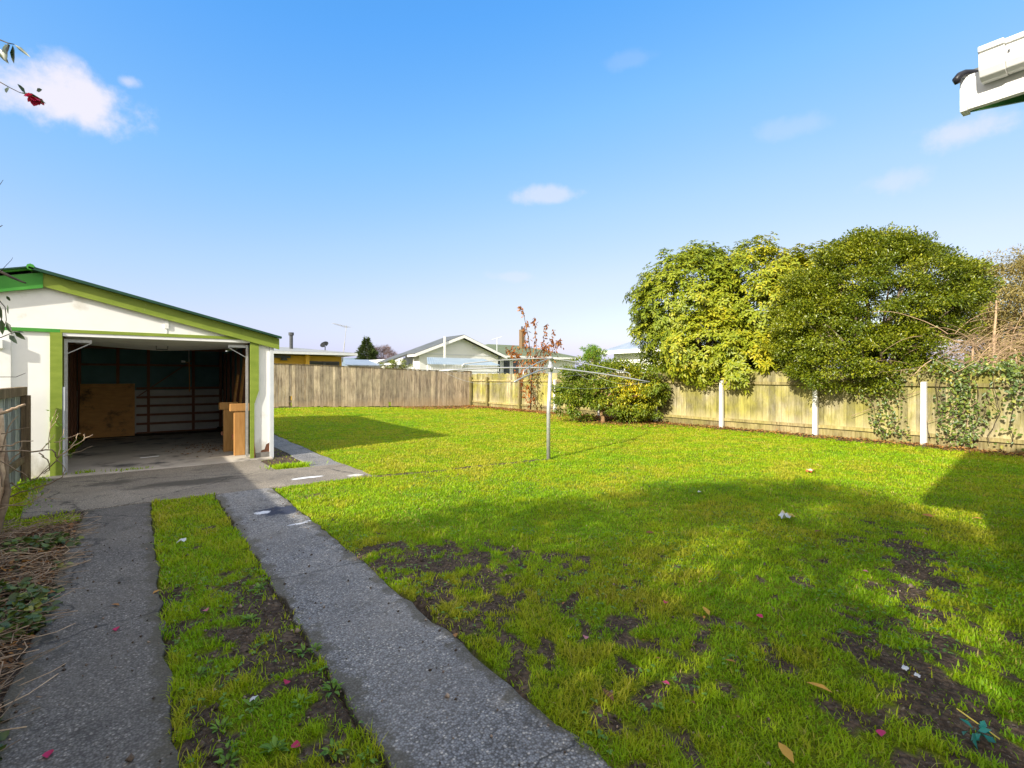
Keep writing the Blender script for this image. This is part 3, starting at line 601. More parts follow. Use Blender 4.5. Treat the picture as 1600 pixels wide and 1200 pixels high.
def tA(P, t): return np.clip(t*.9+.09+.12*sstep(.35, .7, fbm(P[:, 1]*.9, P[:, 2]*.9, 2))+.12*sstep(9, 7, P[:, 1]), 0, 1)
# broad leaved tree (left of the pair)
tree('rhododendron_tree', 'big rounded yellow-green broad-leaved tree spilling over the side fence', 'tree', (15.4, 9.4, 0), (15.3, 9.3, 1.2),
     [L_(1080, 480, 16.6, 1.72, 1.72, 1.65), L_(1052, 525, 17.0, .95, 1.05, 1.2), L_(1175, 475, 15.6, 1.5, 1.5, 1.6), L_(1110, 540, 15.6, 1.4, 1.4, 1.0), L_(1215, 500, 14.8, 1.2, 1.2, 1.6),
      L_(1024, 478, 17.3, .58, .6, .7), L_(1165, 560, 14.6, .8, .8, .75), L_(1090, 436, 16.6, .85, .9, .75), L_(1120, 490, 16.2, 1.3, 1.3, 1.3), L_(1205, 436, 15.4, .75, .8, .6), L_(1250, 440, 14.6, .8, .9, .8), L_(1260, 500, 14.3, .9, 1.0, 1.0)], 620, 126, .36, .14, .055, M['rhodo'], M['bark'], .13, whorl=True, droop=.2, tintf=tA, filter_=notlow, shag=.2)
tree('evergreen_tree', 'tall dense dark green small-leaved tree overhanging the concrete-post fence', 'tree', (15.0, 4.5, 0), (15.0, 4.5, 1.1),
     [L_(1370, 470, 12.6, 1.6, 1.6, 1.45), L_(1300, 530, 12.6, 1.15, 1.2, 1.1), L_(1348, 424, 12.6, .85, .85, .75), L_(1440, 450, 12.4, 1.05, 1.1, .9), L_(1370, 560, 12.0, 1.1, 1.2, .75),
      L_(1280, 480, 13.2, 1.0, 1.0, 1.1), L_(1465, 480, 12.3, .8, .8, .7), L_(1310, 575, 12.0, .65, .9, .5), L_(1355, 400, 12.5, .42, .42, .4), L_(1425, 415, 12.4, .5, .5, .4), L_(1300, 420, 12.8, .55, .6, .5), L_(1318, 402, 12.6, .22, .22, .26), L_(1342, 380, 12.5, .17, .17, .25), L_(1384, 374, 12.5, .2, .2, .26), L_(1410, 392, 12.4, .18, .18, .22), L_(1442, 398, 12.4, .22, .22, .25), L_(1472, 425, 12.3, .2, .2, .25), L_(1505, 450, 12.2, .25, .25, .25)], 840, 165, .29, .074, .036, M['griselinia'], M['bark'], .12, filter_=notlow, shag=.2)
tree('wispy_tree', 'brownish olive wispy tree behind the vine tangle at the right edge', 'tree', (20.5, 3.2, 0), (20.5, 3.2, 1.6),
     [L_(1560, 470, 15.2, 1.2, 1.3, 1.0), L_(1600, 440, 15.2, 1.0, 1.1, .7), L_(1525, 450, 15.6, .7, .7, .7), L_(1640, 480, 15, 1.3, 1.3, 1.2), L_(1590, 530, 15, 1.1, 1.2, .9)], 420, 110, .42, .12, .026, M['olive'], M['vine'], .10)
def tE(P, t):
    c = at_depth(985, 612, 16.0); dd = ((P-np.array(c))**2).sum(1); return np.clip(t*.75+.75*np.exp(-dd/.55)*rng.random(len(P))**.7, 0, 1)
pe = on_ground(941, 661)
tree('citrus_shrub', 'spreading lemon shrub with yellowing leaves in front of the side fence', 'shrub', (pe.x, pe.y, 0), (pe.x+.02, pe.y+.05, .42),
     [L_(903, 600, 16.6, .64, .64, .48), L_(962, 594, 16.6, .82, .82, .52), L_(1000, 600, 16.3, .75, .75, .55), L_(940, 584, 16.9, .6, .6, .42), L_(985, 635, 16.0, .5, .5, .35), L_(898, 620, 16.3, .5, .5, .38), L_(925, 626, 16.0, .34, .34, .26), L_(1012, 622, 16.2, .45, .45, .35), L_(968, 628, 15.9, .34, .34, .25), L_(912, 592, 16.8, .5, .5, .38)], 270, 85, .25, .095, .048, M['citrus'], M['orange_bark'], .075, tintf=tE, filter_=lambda P: P[:, 0] < FX-.2)
# lemons are hidden among the leaves; the small autumn tree
pf = at_depth(829, 641, 21.2)
T = thing('autumn_sapling', 'thin upright sapling with sparse rust-brown leaves by the fence corner', 'tree', (pf.x, pf.y, 0))
mb = MB(); LP = []
stems = [[(829, 640), (831, 580), (826, 530), (818, 490), (814, 478)], [(830, 600), (838, 545), (836, 510), (834, 495)], [(831, 590), (846, 550), (851, 520), (856, 505)], [(830, 600), (815, 560), (800, 550), (790, 545)],
         [(831, 575), (850, 560), (862, 535), (866, 515)], [(830, 570), (845, 545), (872, 535), (876, 533)], [(829, 610), (816, 600), (808, 580)], [(830, 585), (822, 545), (820, 520), (822, 505)]]
for s in stems:
    dz = random.uniform(-.5, .4); P = [at_depth(x, y, 21.2+dz*(k/3)) for k, (x, y) in enumerate(s)]; mb.tube(P, list(np.linspace(.028 if s is stems[0] else .015, .004, len(P))), 5)
    for k in range(len(P)-1):
        for q in range(20 if k else 4): LP.append(P[k]+(P[k+1]-P[k])*random.random())
for px, py in ((850, 555), (858, 548), (842, 560), (868, 540), (830, 565), (838, 575), (822, 572), (815, 575), (826, 600), (820, 612), (833, 620), (812, 556), (800, 551)):
    for q in range(30): LP.append(at_depth(px+random.gauss(0, 7), py+random.gauss(0, 6), 21.2+random.uniform(-.5, .4)))
mb.build('trunk', M['darktwig'], T, True); LP = np.array(LP); n = len(LP)
simple_leaves('foliage', LP+rng.normal(size=(n, 3))*.035, rng.normal(size=(n, 3))+np.array([0, 0, -1.3]), rng.normal(size=(n, 3)), rng.uniform(.11, .22, n), rng.uniform(.05, .09, n), rng.random(n), M['rust'], T)
# ivy over the fence and the bare vine tangle
IV = thing('ivy_plant', 'dark ivy climbing over the fence around the nearest concrete post', 'ivy', (13.7, 2.6, 0))
mb = MB(); P = []; N = []
for k in range(46):
    y = random.uniform(.2, 3.15) if k > 7 else random.uniform(3.5, 4.0); z = 0.15; pts = []; hgt = random.uniform(.5, 1.75) if y < 3.2 else random.uniform(.3, 1.2)
    if k % 2: z = 1.68; hgt = -random.uniform(.3, 1.3)
    q = z
    for s in range(9):
        pts.append((FX-.10-.05*random.random(), y, q)); q += hgt/8; y += random.uniform(-.09, .09)
    mb.tube(pts, .006, 4)
    for pt in pts:
        for c in range(5 if random.random() < .6 else 1): P.append((pt[0]-abs(random.gauss(0, .05)), pt[1]+random.gauss(0, .09), pt[2]+random.gauss(0, .07)))
for k in range(900): P.append((FX-.05+random.gauss(0, .12), random.uniform(-.6, 3.1), 1.68+abs(random.gauss(0, .12))-.06))
P = np.array(P); P = P[(P[:, 2] > .05) & ~((np.abs(P[:, 1]-3.24) < .20) & (P[:, 2] < 1.5))]; n = len(P); P[:, 0] = np.where(P[:, 2] < 1.6, np.minimum(P[:, 0], FX-.075), P[:, 0])
leaves('foliage', P, rng.normal(size=(n, 3))*np.array([.4, 1, 1])+np.array([-.3, 0, -.5]), rng.normal(size=(n, 3))*.35+np.array([-1, -.1, .4]), rng.uniform(.04, .08, n), rng.uniform(.035, .07, n), rng.random(n), M['ivy'], IV)
mb.build('stem', M['darktwig'], IV)
VT = thing('vine_tangle', 'tangle of bare orange-brown vines heaped on top of the side fence', 'vines', (14.2, 2.2, 0))
mb = MB()
for k in range(330):
    mb.tint = random.random(); a = at_depth(random.uniform(1440, 1680), random.uniform(518, 604), random.uniform(10.3, 12.0)); yaw = random.gauss(0, .5)+(math.pi if random.random() < .3 else 0)
    ln = random.uniform(.5, 1.5); r = random.uniform(.003, .0075); p = Vector(a); el = random.gauss(.25, .45); pts = [p]
    for s in range(9):
        el -= random.uniform(.02, .16); yaw += random.gauss(0, .14)
        dv = Vector((CU*math.cos(yaw)*.9+.25*math.sin(yaw), -SU*math.cos(yaw)+.4*math.sin(yaw), math.tan(max(-1.2, min(1.2, el))))).normalized(); p = p+dv*ln/9; pts.append(p)
    pts = [Vector((q.x, q.y, max(q.z, 1.45+.25*random.random()))) for q in pts]
    mb.tube(pts, list(np.linspace(r, r*.4, len(pts))), 4)
for px, py0, py1, r in ((1518, 500, 640, .035), (1545, 460, 640, .045), (1590, 545, 640, .03), (1462, 548, 600, .022)):
    a = at_depth(px, py1, 11.9); c = at_depth(px+random.uniform(-8, 12), py0, 12.2); mb.tint = .8
    mb.tube([a+(c-a)*s+Vector((random.gauss(0, .02), random.gauss(0, .02), 0)) for s in np.linspace(0, 1, 6)], list(np.linspace(r, r*.4, 6)), 6)
mb.build('stem', M['vine'], VT)
# trailing vines hanging down the face of the fence
mb = MB(); mb.tint = .5
for pts in ([(1440, 610), (1400, 625), (1370, 635), (1330, 650)], [(1520, 622), (1490, 640), (1470, 652), (1445, 660)], [(1512, 655), (1508, 690), (1506, 700)], [(1600, 600), (1575, 615), (1565, 622)], [(1530, 625), (1500, 648), (1462, 660)]):
    mb.tube([at_depth(x, y, F and (FX-.13)/(CU*(x-HX)/F+SU)) for x, y in pts], .006, 4)
tag(mb.build('hanging_vine_stem', M['vine']), 'thin dry runners hanging across the palings beside the nearest concrete post', 'vines')
# trunk of something at the right edge by the fence foot
# far trees
def conifer(px, pytop, pybase, Z, wpx, label):
    base = at_depth(px, pybase, Z); top = at_depth(px, pytop, Z); h = top.z; T = thing('conifer_tree', label, 'tree', (base.x, base.y, 0)); mb = MB(); mb.tube([(base.x, base.y, 0), (base.x, base.y, h*.97)], [.16, .02], 7); mb.build('trunk', M['bark'], T)
    n = 9000; s = 1-rng.random(n)**.62; rr = (1-s)*(wpx/F*Z/2)*2.3*(.55+.6*vn(s*16, rng.random(n)*0+3))*rng.random(n)**.5; a = rng.random(n)*2*np.pi
    P = np.stack([base.x+rr*np.cos(a), base.y+rr*np.sin(a), s*h*.99+.1], 1); D = np.stack([np.cos(a), np.sin(a), rng.normal(size=n)*.4+.35], 1)
    simple_leaves('foliage', P, D, rng.normal(size=(n, 3)), rng.uniform(.25, .5, n), rng.uniform(.06, .14, n), rng.random(n), M['conifer'], T)
conifer(573, 528, 566, 60, 40, 'dark pointed conifer beyond the back fence')
tree('bare_reddish_tree', 'small leafless reddish tree right of the conifer', 'tree', at_depth(597, 566, 62).to_tuple()[:2]+(0,), at_depth(597, 566, 62).to_tuple()[:2]+(1.8,), [L_(597, 558, 62, 1.5, 1.5, 1.2), L_(606, 563, 62, 1.0, 1.0, .9)], 70, 60, .5, .4, .03, M['redtree'], M['bark'], .12)
tree('yucca_bush', 'light green bushy plant between the green and blue roofs', 'bush', at_depth(928, 560, 30).to_tuple()[:2]+(0,), at_depth(928, 556, 30).to_tuple()[:2]+(2.0,), [L_(926, 549, 30, .30, .32, .22), L_(933, 547, 30, .25, .25, .2), L_(922, 554, 30, .28, .3, .3)], 60, 42, .14, .2, .025, M['weed'], M['bark'], .10)
# ------------------------------------------------------------------ neighbouring houses
M['yellow'] = surf('mustard_wall', [(.3, (.52, .30, .03)), (.7, (.60, .36, .045))], 3, 4, .6, bmp=.03)
M['roofgrey'] = surf('pale_metal_roof', [(.3, (.28, .28, .26)), (.7, (.36, .36, .33))], 2, 4, .5, (1, 1, 1), bmp=.03)
M['glass'] = surf('dark_window_glass', [(.3, (.03, .035, .04)), (.7, (.06, .065, .07))], 2, 2, .08, bmp=0, spec=.6)
M['olive_roof'] = surf('olive_green_roof', [(.3, (.12, .145, .07)), (.7, (.17, .195, .10))], 2, 4, .6, bmp=.05)
M['charcoal'] = surf('charcoal_roof', [(.3, (.09, .095, .09)), (.7, (.14, .145, .14))], 2, 4, .6, bmp=.05)
M['blue_roof'] = surf('blue_grey_roof', [(.3, (.22, .26, .32)), (.7, (.29, .34, .40))], 2, 4, .45, bmp=.05)
M['sheet'] = surf('pale_blue_sheet_roof', [(.3, (.25, .31, .34)), (.7, (.36, .42, .45))], 1.2, 4, .4, bmp=.03)
M['whouse'] = surf('white_house_wall', [(.3, (.74, .74, .72)), (.7, (.80, .80, .78))], 2, 4, .6, bmp=.03)
def ux(px, v): r = (px-HX)/F; Z = v/(-SU*r+CU); return (CU*r+SU)*Z, Z      # x where the pixel column meets the plane y = v
def zz(py, Z): return CZ-(py-HY)/F*Z
# yellow house with a low roof
Y = thing('yellow_house', 'low mustard yellow house with a pale flat roof beyond the back fence', 'house', (7, 30, 0))
x1, Z1 = ux(534, 30); b = MB(); b.box(-2, x1, 30, 36, 0, 2.72); b.build('wall', M['yellow'], Y)
b = MB(); ze = 2.93
b.add([(-2.5, 29.2, ze-.16), (x1+.65, 29.2, ze-.16), (x1+.65, 37, ze-.16), (-2.5, 37, ze-.16), (-2.5, 29.2, ze), (x1+.65, 29.2, ze), (x1+.65, 37, ze), (-2.5, 37, ze), (-2.5, 33, ze+.42), (x1-2.2, 33, ze+.42)],
      [(0,3,2,1),(0,1,5,4),(1,2,6,5),(2,3,7,6),(3,0,4,7),(4,5,9,8),(5,6,9),(6,7,8,9),(7,4,8)]); b.build('roof', M['roofgrey'], Y)
b = MB(); b.box(-2.5, x1+.66, 29.12, 29.195, ze-.16, ze-.03); b.build('gutter', M['bluegrey'], Y)
xa, _ = ux(483, 30); xb, _ = ux(530, 30); b = MB(); b.box(xa, xb, 29.95, 29.995, 1.5, 2.42); w = b.build('window', M['darkmetal'], Y)
for q in (0, 1): b = MB(); b.box(xa+.08+q*(xb-xa)/2, xa+(xb-xa)/2*(q+1)-.08, 29.93, 29.949, 1.55, 2.34); b.build('pane', M['glass'], w)
xp, _ = ux(480, 29.6); b = MB(); b.box(xp-.1, xp+.1, 29.5, 29.7, 0, 2.76); b.build('veranda_post', M['yellow'], Y)
xf, Zf = ux(455, 31.5); b = MB(); b.tube([(xf, 31.5, 3.0), (xf, 31.5, zz(524, Zf))], .10, 10); b.tube([(xf, 31.5, zz(524, Zf)), (xf, 31.5, zz(519.5, Zf))], .15, 10); b.build('flue', M['darkmetal'], Y)
xs_, Zs = ux(445, 29.8); b = MB(); b.bar((xs_-1.2, 29.8, zz(557, Zs)), (xs_+.3, 29.8, zz(557.5, Zs)), .05, .14); b.tube([(xs_-.05, 29.8, zz(563, Zs)), (xs_-.05, 29.8, zz(559, Zs))], [.2, .14], 10); b.build('porch_fan', M['darkmetal'], Y)
xd, Zd = ux(508, 31); b = MB(); b.tube([(xd, 31, 3.1), (xd, 31, zz(541, Zd))], .03, 6)
b.tube([(xd-.02, 30.9, zz(541, Zd)), (xd-.05, 31.0, zz(538, Zd))], [.04, .26], 12, False); b.build('satellite_dish', M['darkmetal'], Y)
A0 = at_depth(535, 566, 31); A1_ = at_depth(541.5, 508, 31); b = MB(); b.tube([A0, A0+(A1_-A0)*.55], .03, 6); b.tube([A0+(A1_-A0)*.5, A1_], .016, 6)
a = at_depth(520, 505, 31); c = at_depth(544, 511.5, 31); b.tube([a, c], .012, 5)
for s in np.linspace(.05, 1, 11): q = a+(c-a)*s; b.tube([q+Vector((-.25*.6, .3, 0))*(.5+.5*s), q-Vector((-.25*.6, .3, 0))*(.5+.5*s)], .007, 4)
b.build('aerial', M['metal'], Y)
# long low grey shed roof
S = thing('grey_roof_shed', 'long low grey metal shed roof between the yellow and white houses', 'shed', (12, 36, 0))
xa, Za = ux(540, 36); xb, Zb = ux(626, 36); z0 = zz(572, Zb); z1 = zz(563.5, Zb+3)
b = MB(); b.prism([(xa, 36, z0), (xb, 36, z0), (xb, 40, z1), (xa+1.2, 40, z1)], (0, 0, .06)); b.build('roof', M['blue_roof'], S)
b = MB(); b.box(xa+.3, xb-.2, 36.3, 39.8, 0, z0-.02); b.build('wall', M['roofgrey'], S)
tree('garden_bush', 'small green bush under the long grey shed roof', 'bush', at_depth(618, 570, 33).to_tuple()[:2]+(0,), at_depth(618, 575, 33).to_tuple()[:2]+(1.5,), [L_(612, 573, 33, .6, .6, .4), L_(622, 571, 33, .5, .5, .35)], 40, 50, .2, .08, .05, M['griselinia'], M['bark'], .05)
# white gabled house
Wh = thing('white_gable_house', 'white gabled house with a charcoal roof beyond the back fence', 'house', (18, 31, 0))
v1 = 30.5; xl, Zl = ux(655, v1); xr, Zr = ux(778, v1); xm, Zm = ux(714, v1); za = zz(525, Zm); xm = (xl+xr)/2+.1
pitch = (za-3.02)/((xr-xl)/2+.45)
b = MB(); zw = za-.12-pitch*(xr-xl)/2
b.prism([(xl, v1, 0), (xr, v1, 0), (xr, v1, zw), ((xl+xr)/2, v1, za-.12), (xl, v1, zw)], (0, 2.2, 0)); b.box(xl-1.75, xl+.5, v1+1.0, v1+2.2, 0, zw-.75); b.build('wall', M['whouse'], Wh)
b = MB(); b.prism([(xl-.3, v1+.75, zw-.02), (xl-2.0, v1+.75, zw-.02-1.7*pitch), (xl-2.0, v1+.75, zw+.10-1.7*pitch), (xl-.3, v1+.75, zw+.10)], (0, 1.6, 0)); b.build('lean_to_roof', M['charcoal'], Wh)
b = MB(); b.box(xl-.05, xr+.05, v1+2.21, v1+9, 0, zw-.2); b.build('rear_wing', M['whouse'], Wh)
xm = (xl+xr)/2
for s, xe in ((-1, xl-.5), (1, xr+.5)):
    zE = za-pitch*abs(xe-xm); b = MB(); b.prism([(xm, v1-.45, za), (xe, v1-.45, zE), (xe, v1-.45, zE+.09), (xm, v1-.45, za+.09)], (0, 2.75, 0)); b.build('roof', M['charcoal'], Wh)
    b = MB(); b.prism([(xm, v1-.50, za-.15), (xe, v1-.50, zE-.15), (xe, v1-.50, zE+.05), (xm, v1-.50, za+.05)], (0, .045, 0)); b.build('barge_board', M['white_trim'], Wh)
    b = MB(); b.box(min(xe, xe-s*.02)-.05, max(xe, xe-s*.02)+.05, v1-.45, v1+.7, zE-.14, zE-.01); b.build('gutter', M['white_trim'], Wh)
b = MB(); b.box(xl-.02, xr+.02, v1-.02, v1-.002, zw-.02, zw+.03); b.build('wall_band', M['bluegrey'], Wh)
xp, Zp = ux(690, v1-.1); b = MB(); b.box(xp-.06, xp+.06, v1-.58, v1-.505, 2.2, zz(530, Zp)+.15); b.build('vent_pipe', M['white_trim'], Wh)
for px in (684, 741): xq, Zq = ux(px, v1); b = MB(); b.box(xq-.12, xq+.12, v1-.10, v1-.003, zz(545, Zq), zz(541, Zq)); b.build('wall_lamp', M['bluegrey'], Wh)
# lean-to with slatted front
K = thing('carport', 'pale blue sheet-roofed lean-to with a slatted front, before the white gabled house', 'carport', (15, 25, 0))
xa, Za = ux(668, 24.6); xb, Zb = ux(783, 24.6); z0 = zz(569.5, (Za+Zb)/2)-.02; z1 = zz(560, 30.5)
b = MB(); n = 64; xa2, Za2 = ux(667, 27.6); xb2, Zb2 = ux(756, 27.6); z1 = zz(559.5, (Za2+Zb2)/2)
top = [((xa+(xb-xa)*k/n, 24.6, z0+.015*(k % 2)), (xa2+(xb2-xa2)*k/n, 27.6, z1+.015*(k % 2))) for k in range(n+1)]
b.add([p for q in top for p in q], [(2*k, 2*k+1, 2*k+3, 2*k+2) for k in range(n)]); o = b.build('roof', M['sheet'], K); sm = o.modifiers.new('thickness', 'SOLIDIFY'); sm.thickness = .012
b = MB()
for k in range(46): xq = xa+.25+(xb-xa-.3)*k/46; b.box(xq, xq+.05, 24.72, 24.75, z0-.38, z0-.04)
b.build('slat_panel', M['white_trim'], K)
for xq in (xa+.15, (xa+xb)/2, xb-.1):
    b = MB(); b.box(xq-.05, xq+.05, 24.76, 24.86, 0, z0-.03); b.build('post', M['white_trim'], K)
b = MB(); b.box(xa+.1, xb, 24.76, 24.80, z0-.46, z0-.39); b.build('beam', M['bluegrey'], K)
# green hip roofed house
GH = thing('green_roof_house', 'house with an olive green hip roof and brick chimney behind the sapling', 'house', (27, 33, 0))
v2 = 31.5; xl, Zl = ux(757, v2); xr, Zr = ux(913, v2); zE = 3.18; zR = 4.35
b = MB(); b.box(xl+.6, xr-.6, v2+.6, v2+7.4, 0, zE-.1); b.build('wall', M['whouse'], GH)
b = MB(); b.add([(xl, v2, zE), (xr, v2, zE), (xr, v2+8, zE), (xl, v2+8, zE), (xl+3, v2+4, zR), (xr-4, v2+4, zR)], [(0,3,2,1),(0,1,5,4),(1,2,5),(2,3,4,5),(3,0,4)]); b.build('roof', M['olive_roof'], GH)
b = MB(); b.box(xl, xr, v2-.09, v2-.003, zE-.14, zE+.01); b.build('gutter', M['white_trim'], GH)
for pa, pb in ((773, 783), (786, 798), (801, 812)):
    xa, _ = ux(pa, v2+.5); xb, _ = ux(pb, v2+.5); b = MB(); b.box(xa, xb, v2+.55, v2+.598, 1.6, 2.9); w = b.build('window', M['white_trim'], GH)
    b = MB(); b.box(xa+.08, xb-.08, v2+.53, v2+.548, 1.68, 2.8); b.build('pane', M['glass'], w)
xc, Zc = ux(815.5, v2+3); b = MB(); b.box(xc-.16, xc+.16, v2+2.8, v2+3.2, 3.6, zz(515, Zc)); ch = b.build('chimney', M['brick'], GH)
b = MB(); b.tube([(xc, v2+3, zz(515, Zc)), (xc, v2+3, zz(510, Zc))], .08, 8); b.build('pot', M['darkmetal'], ch)
b = MB(); a = at_depth(776.5, 550, 39); c = at_depth(776.5, 529, 39); b.tube([a, c], .03, 5); b.tube([c+Vector((-.35, .2, -.1)), c+Vector((.35, -.2, .15))], .02, 4)
for s in (-.8, -.3, .3, .8): q = c+Vector((.35*s, -.2*s, .125*s)); b.tube([q-Vector((.12, .2, 0)), q+Vector((.12, .2, 0))], .014, 4)
b.build('aerial', M['bluegrey'], GH)
# blue roofed house
BH = thing('blue_roof_house', 'white house with a blue-grey hip roof partly hidden by the broad-leaved tree', 'house', (27, 18, 0))
c0 = at_depth(938, 549, 31.5); zE = c0.z; x0, y1 = c0.x, c0.y
b = MB(); b.box(x0+.6, x0+8.4, y1-10, y1-.6, 0, zE-.1); b.build('wall', M['whouse'], BH)
b = MB(); b.add([(x0, y1-10.6, zE), (x0+9, y1-10.6, zE), (x0+9, y1, zE), (x0, y1, zE), (x0+4.5, y1-6.2, zE+2.0), (x0+4.5, y1-4.4, zE+2.0)], [(0,3,2,1),(0,1,4),(1,2,5,4),(2,3,5),(3,0,4,5)]); b.build('roof', M['blue_roof'], BH)
b = MB(); b.box(x0-.11, x0-.003, y1-10.6, y1+.05, zE-.2, zE+.02); b.build('gutter', M['white_trim'], BH)
# far hill
mb = MB(); pts = []
hx = at_depth(560, 589, 2600)
n = 40; ring = [(hx.x-900+1800*k/n, hx.y+300-200*k/n) for k in range(n+1)]
vs = []; 
for k, (x, y) in enumerate(ring):
    h = 100*math.exp(-((k-20)/7)**2)+40*math.exp(-((k-29)/6)**2)+6*random.random(); vs += [(x, y-200, -2), (x, y, h), (x+60, y+500, -2)]
mb.add(vs, [(3*k, 3*k+3, 3*k+4, 3*k+1) for k in range(n)]+[(3*k+1, 3*k+4, 3*k+5, 3*k+2) for k in range(n)])
M['hill'] = surf('distant_hill', [(.3, (.16, .22, .26)), (.7, (.22, .28, .32))], .01, 5, .9, bmp=0)  # distance haze put into the base colour as grey-blue
tag(mb.build('hills', M['hill'], None, True), kind='structure')
# ------------------------------------------------------------------ own house on the right, only its gutter corner shows
H = thing('weatherboard_house', 'white house whose gutter corner juts in at the upper right', 'house', (3, 0, 0))
hc = at_depth(1511, 171, 1.9); hx0, hy, hz = hc.x, hc.y, hc.z; pit = math.tan(R(20.3))
b = MB(); b.box(hx0+.5, hx0+5.9, hy-11, hy-.36, 0, hz+.02); b.prism([(hx0+.5, hy-.36, hz+.021), (hx0+5.9, hy-.36, hz+.021), (hx0+3.2, hy-.36, hz+.02+2.7*pit)], (0, -10.6, 0)); b.build('wall', M['whouse'], H)
b = MB(); b.box(hx0, hx0+.025, hy-11, hy-.002, hz, hz+.13); b.build('fascia', M['white_trim'], H)
b = MB(); b.box(hx0-.003, hx0+.05, hy-.001, hy+.02, hz-.003, hz+.125); b.build('fascia_end', M['white_trim'], H)
b = MB(); b.prism([(hx0+.026, hy-.05, hz+.02), (hx0+.5, hy-.05, hz+.02+.474*pit), (hx0+.5, hy-.05, hz+.035+.474*pit), (hx0+.026, hy-.05, hz+.035)], (0, -10.9, 0)); b.build('soffit', M['bluegrey'], H)
b = MB(); b.prism([(hx0+.051, hy, hz+.005), (hx0+3.2, hy, hz+3.15*pit), (hx0+3.2, hy, hz+3.15*pit+.13), (hx0+.051, hy, hz+.13)], (0, -.025, 0)); b.prism([(hx0+6.35, hy, hz), (hx0+3.201, hy, hz+3.15*pit), (hx0+3.201, hy, hz+3.15*pit+.13), (hx0+6.35, hy, hz+.13)], (0, -.025, 0)); b.build('barge_board', M['green'], H)
for q in (1, -1):
    xe = hx0+.03 if q > 0 else hx0+6.37; b = MB(); b.prism([(xe, hy+.03, hz+.14), (hx0+3.2, hy+.03, hz+.14+3.17*pit), (hx0+3.2, hy+.03, hz+.16+3.17*pit), (xe, hy+.03, hz+.16)], (0, -11.1, 0)); b.build('roof', M['charcoal'], H)
b = MB()     # box gutter with a rounded lower front edge, a lip, a seam bead and an end cap
prof = [(0, .075), (-.035, .072), (-.055, .08), (-.068, .10), (-.073, .155), (-.081, .158), (-.082, .176), (-.064, .177), (0, .17)]
for y0, y1_, g in ((hy-11, hy-.115, 1.0), (hy-.1145, hy-.045, 1.07)):
    b.prism([(hx0-.002+px*g, y0, hz+.125+(pz-.125)*g) for px, pz in prof], (0, y1_-y0, 0))
gut = b.build('gutter', M['white_trim'], H, bevel=.003)
b = MB(); b.box(hx0-.0795, hx0-.0792+.003, hy-.128, hy-.122, hz+.128, hz+.134); b.build('rivet', M['darkmetal'], gut)
b = MB(); b.tube([at_depth(x, y, 1.9) for x, y in ((1536, 114), (1520, 113), (1508, 114), (1500, 118), (1495, 124), (1497, 130))], [.010, .011, .0125, .014, .0145, .010], 10); b.build('roof_edge_trim', M['roofdark'], H, True)
# ------------------------------------------------------------------ camellia on the left; only a few sprays hang into view, its crown shades the foreground
CB = (-2.5, .7, 0)
CT = thing('camellia_tree', 'camellia tree at the left edge with dark glossy sprays and a pink bloom', 'tree', CB)
lump = [(-2.5, .3, 3.6, 1.25, 1.5, 1.35), (-2.3, 1.5, 3.0, 1.0, 1.2, 1.2), (-2.5, -1.2, 3.3, 1.2, 1.3, 1.4), (-2.4, 2.6, 2.3, .8, .9, .9), (-2.5, .3, 4.4, .8, .9, .6), (-2.4, .2, 2.1, .9, 1.5, 1.0), (-2.6, -3.0, 3.0, 1.2, 1.4, 1.6), (-2.3, 3.6, 1.6, .6, .8, .6)]
C, N = lump_points(lump, 750); k = np.repeat(np.arange(750), 60); n = len(k); off = unit(rng.normal(size=(n, 3)))*(rng.random(n)**.45*.36)[:, None]; P = C[k]+off
f = ~((P[:, 0] > -.17*P[:, 1]-.62) & (P[:, 1] > -.4)); P = P[f]; kk = k[f]; n = len(P)
mb = MB(); branches(mb, CB, [C[i] for i in rng.choice(750, 40, replace=False)], .12, (-2.5, .6, 1.1)); mb.build('trunk', M['bark'], CT, True)
leaves('foliage', P, rng.normal(size=(n, 3))+N[kk]*.6, rng.normal(size=(n, 3))*.5+np.array([0, 0, .8]), rng.uniform(.07, .11, n), rng.uniform(.035, .05, n), rng.random(n), M['camellia'], CT)
def spray(pts, Z0, Z1, r, lv, name='branch'):
    mb = MB(); n = len(pts); mb.tube([at_depth(x, y, Z0+(Z1-Z0)*k/(n-1)) for k, (x, y) in enumerate(pts)], list(np.linspace(r, r*.4, n)), 6); br = mb.build(name, M['darktwig'], CT, True)
    if lv:
        P = []; D = []; Ln = []; Wd = []
        for (xa, ya, xb, yb, w) in lv:
            a = at_depth(xa, ya, Z1); c = at_depth(xb, yb, Z1+random.uniform(-.05, .03)); P.append(a); D.append(c-a); Ln.append((c-a).length); Wd.append(w/F*Z1)
        m_ = len(P); bk = np.tile(np.array([[-SU, -CU, .25]]), (m_, 1))+rng.normal(size=(m_, 3))*.25
        leaves('foliage', np.array(P), np.array(D), bk, np.array(Ln), np.array(Wd), np.array([(random.random()*.6) for _ in P]), M['camellia'], CT, fold=.12, droop=.05)
spray([(-140, 30), (-60, 50), (0, 62), (12, 67), (22, 69)], 2.2, 2.0, .004, [(22, 69, 48, 88, 5), (8, 68, 10, 96, 12), (12, 68, 10, 84, 13), (20, 70, 22, 98, 11), (-8, 72, 14, 98, 9), (14, 67, 4, 80, 10)])
spray([(-140, 60), (-40, 112), (0, 128), (14, 136), (30, 144), (40, 147)], 2.2, 2.0, .003, [(34, 144, 72, 160, 9), (40, 146, 27, 130, 7), (57, 142, 66, 139, 6), (12, 136, 10, 144, 6)])
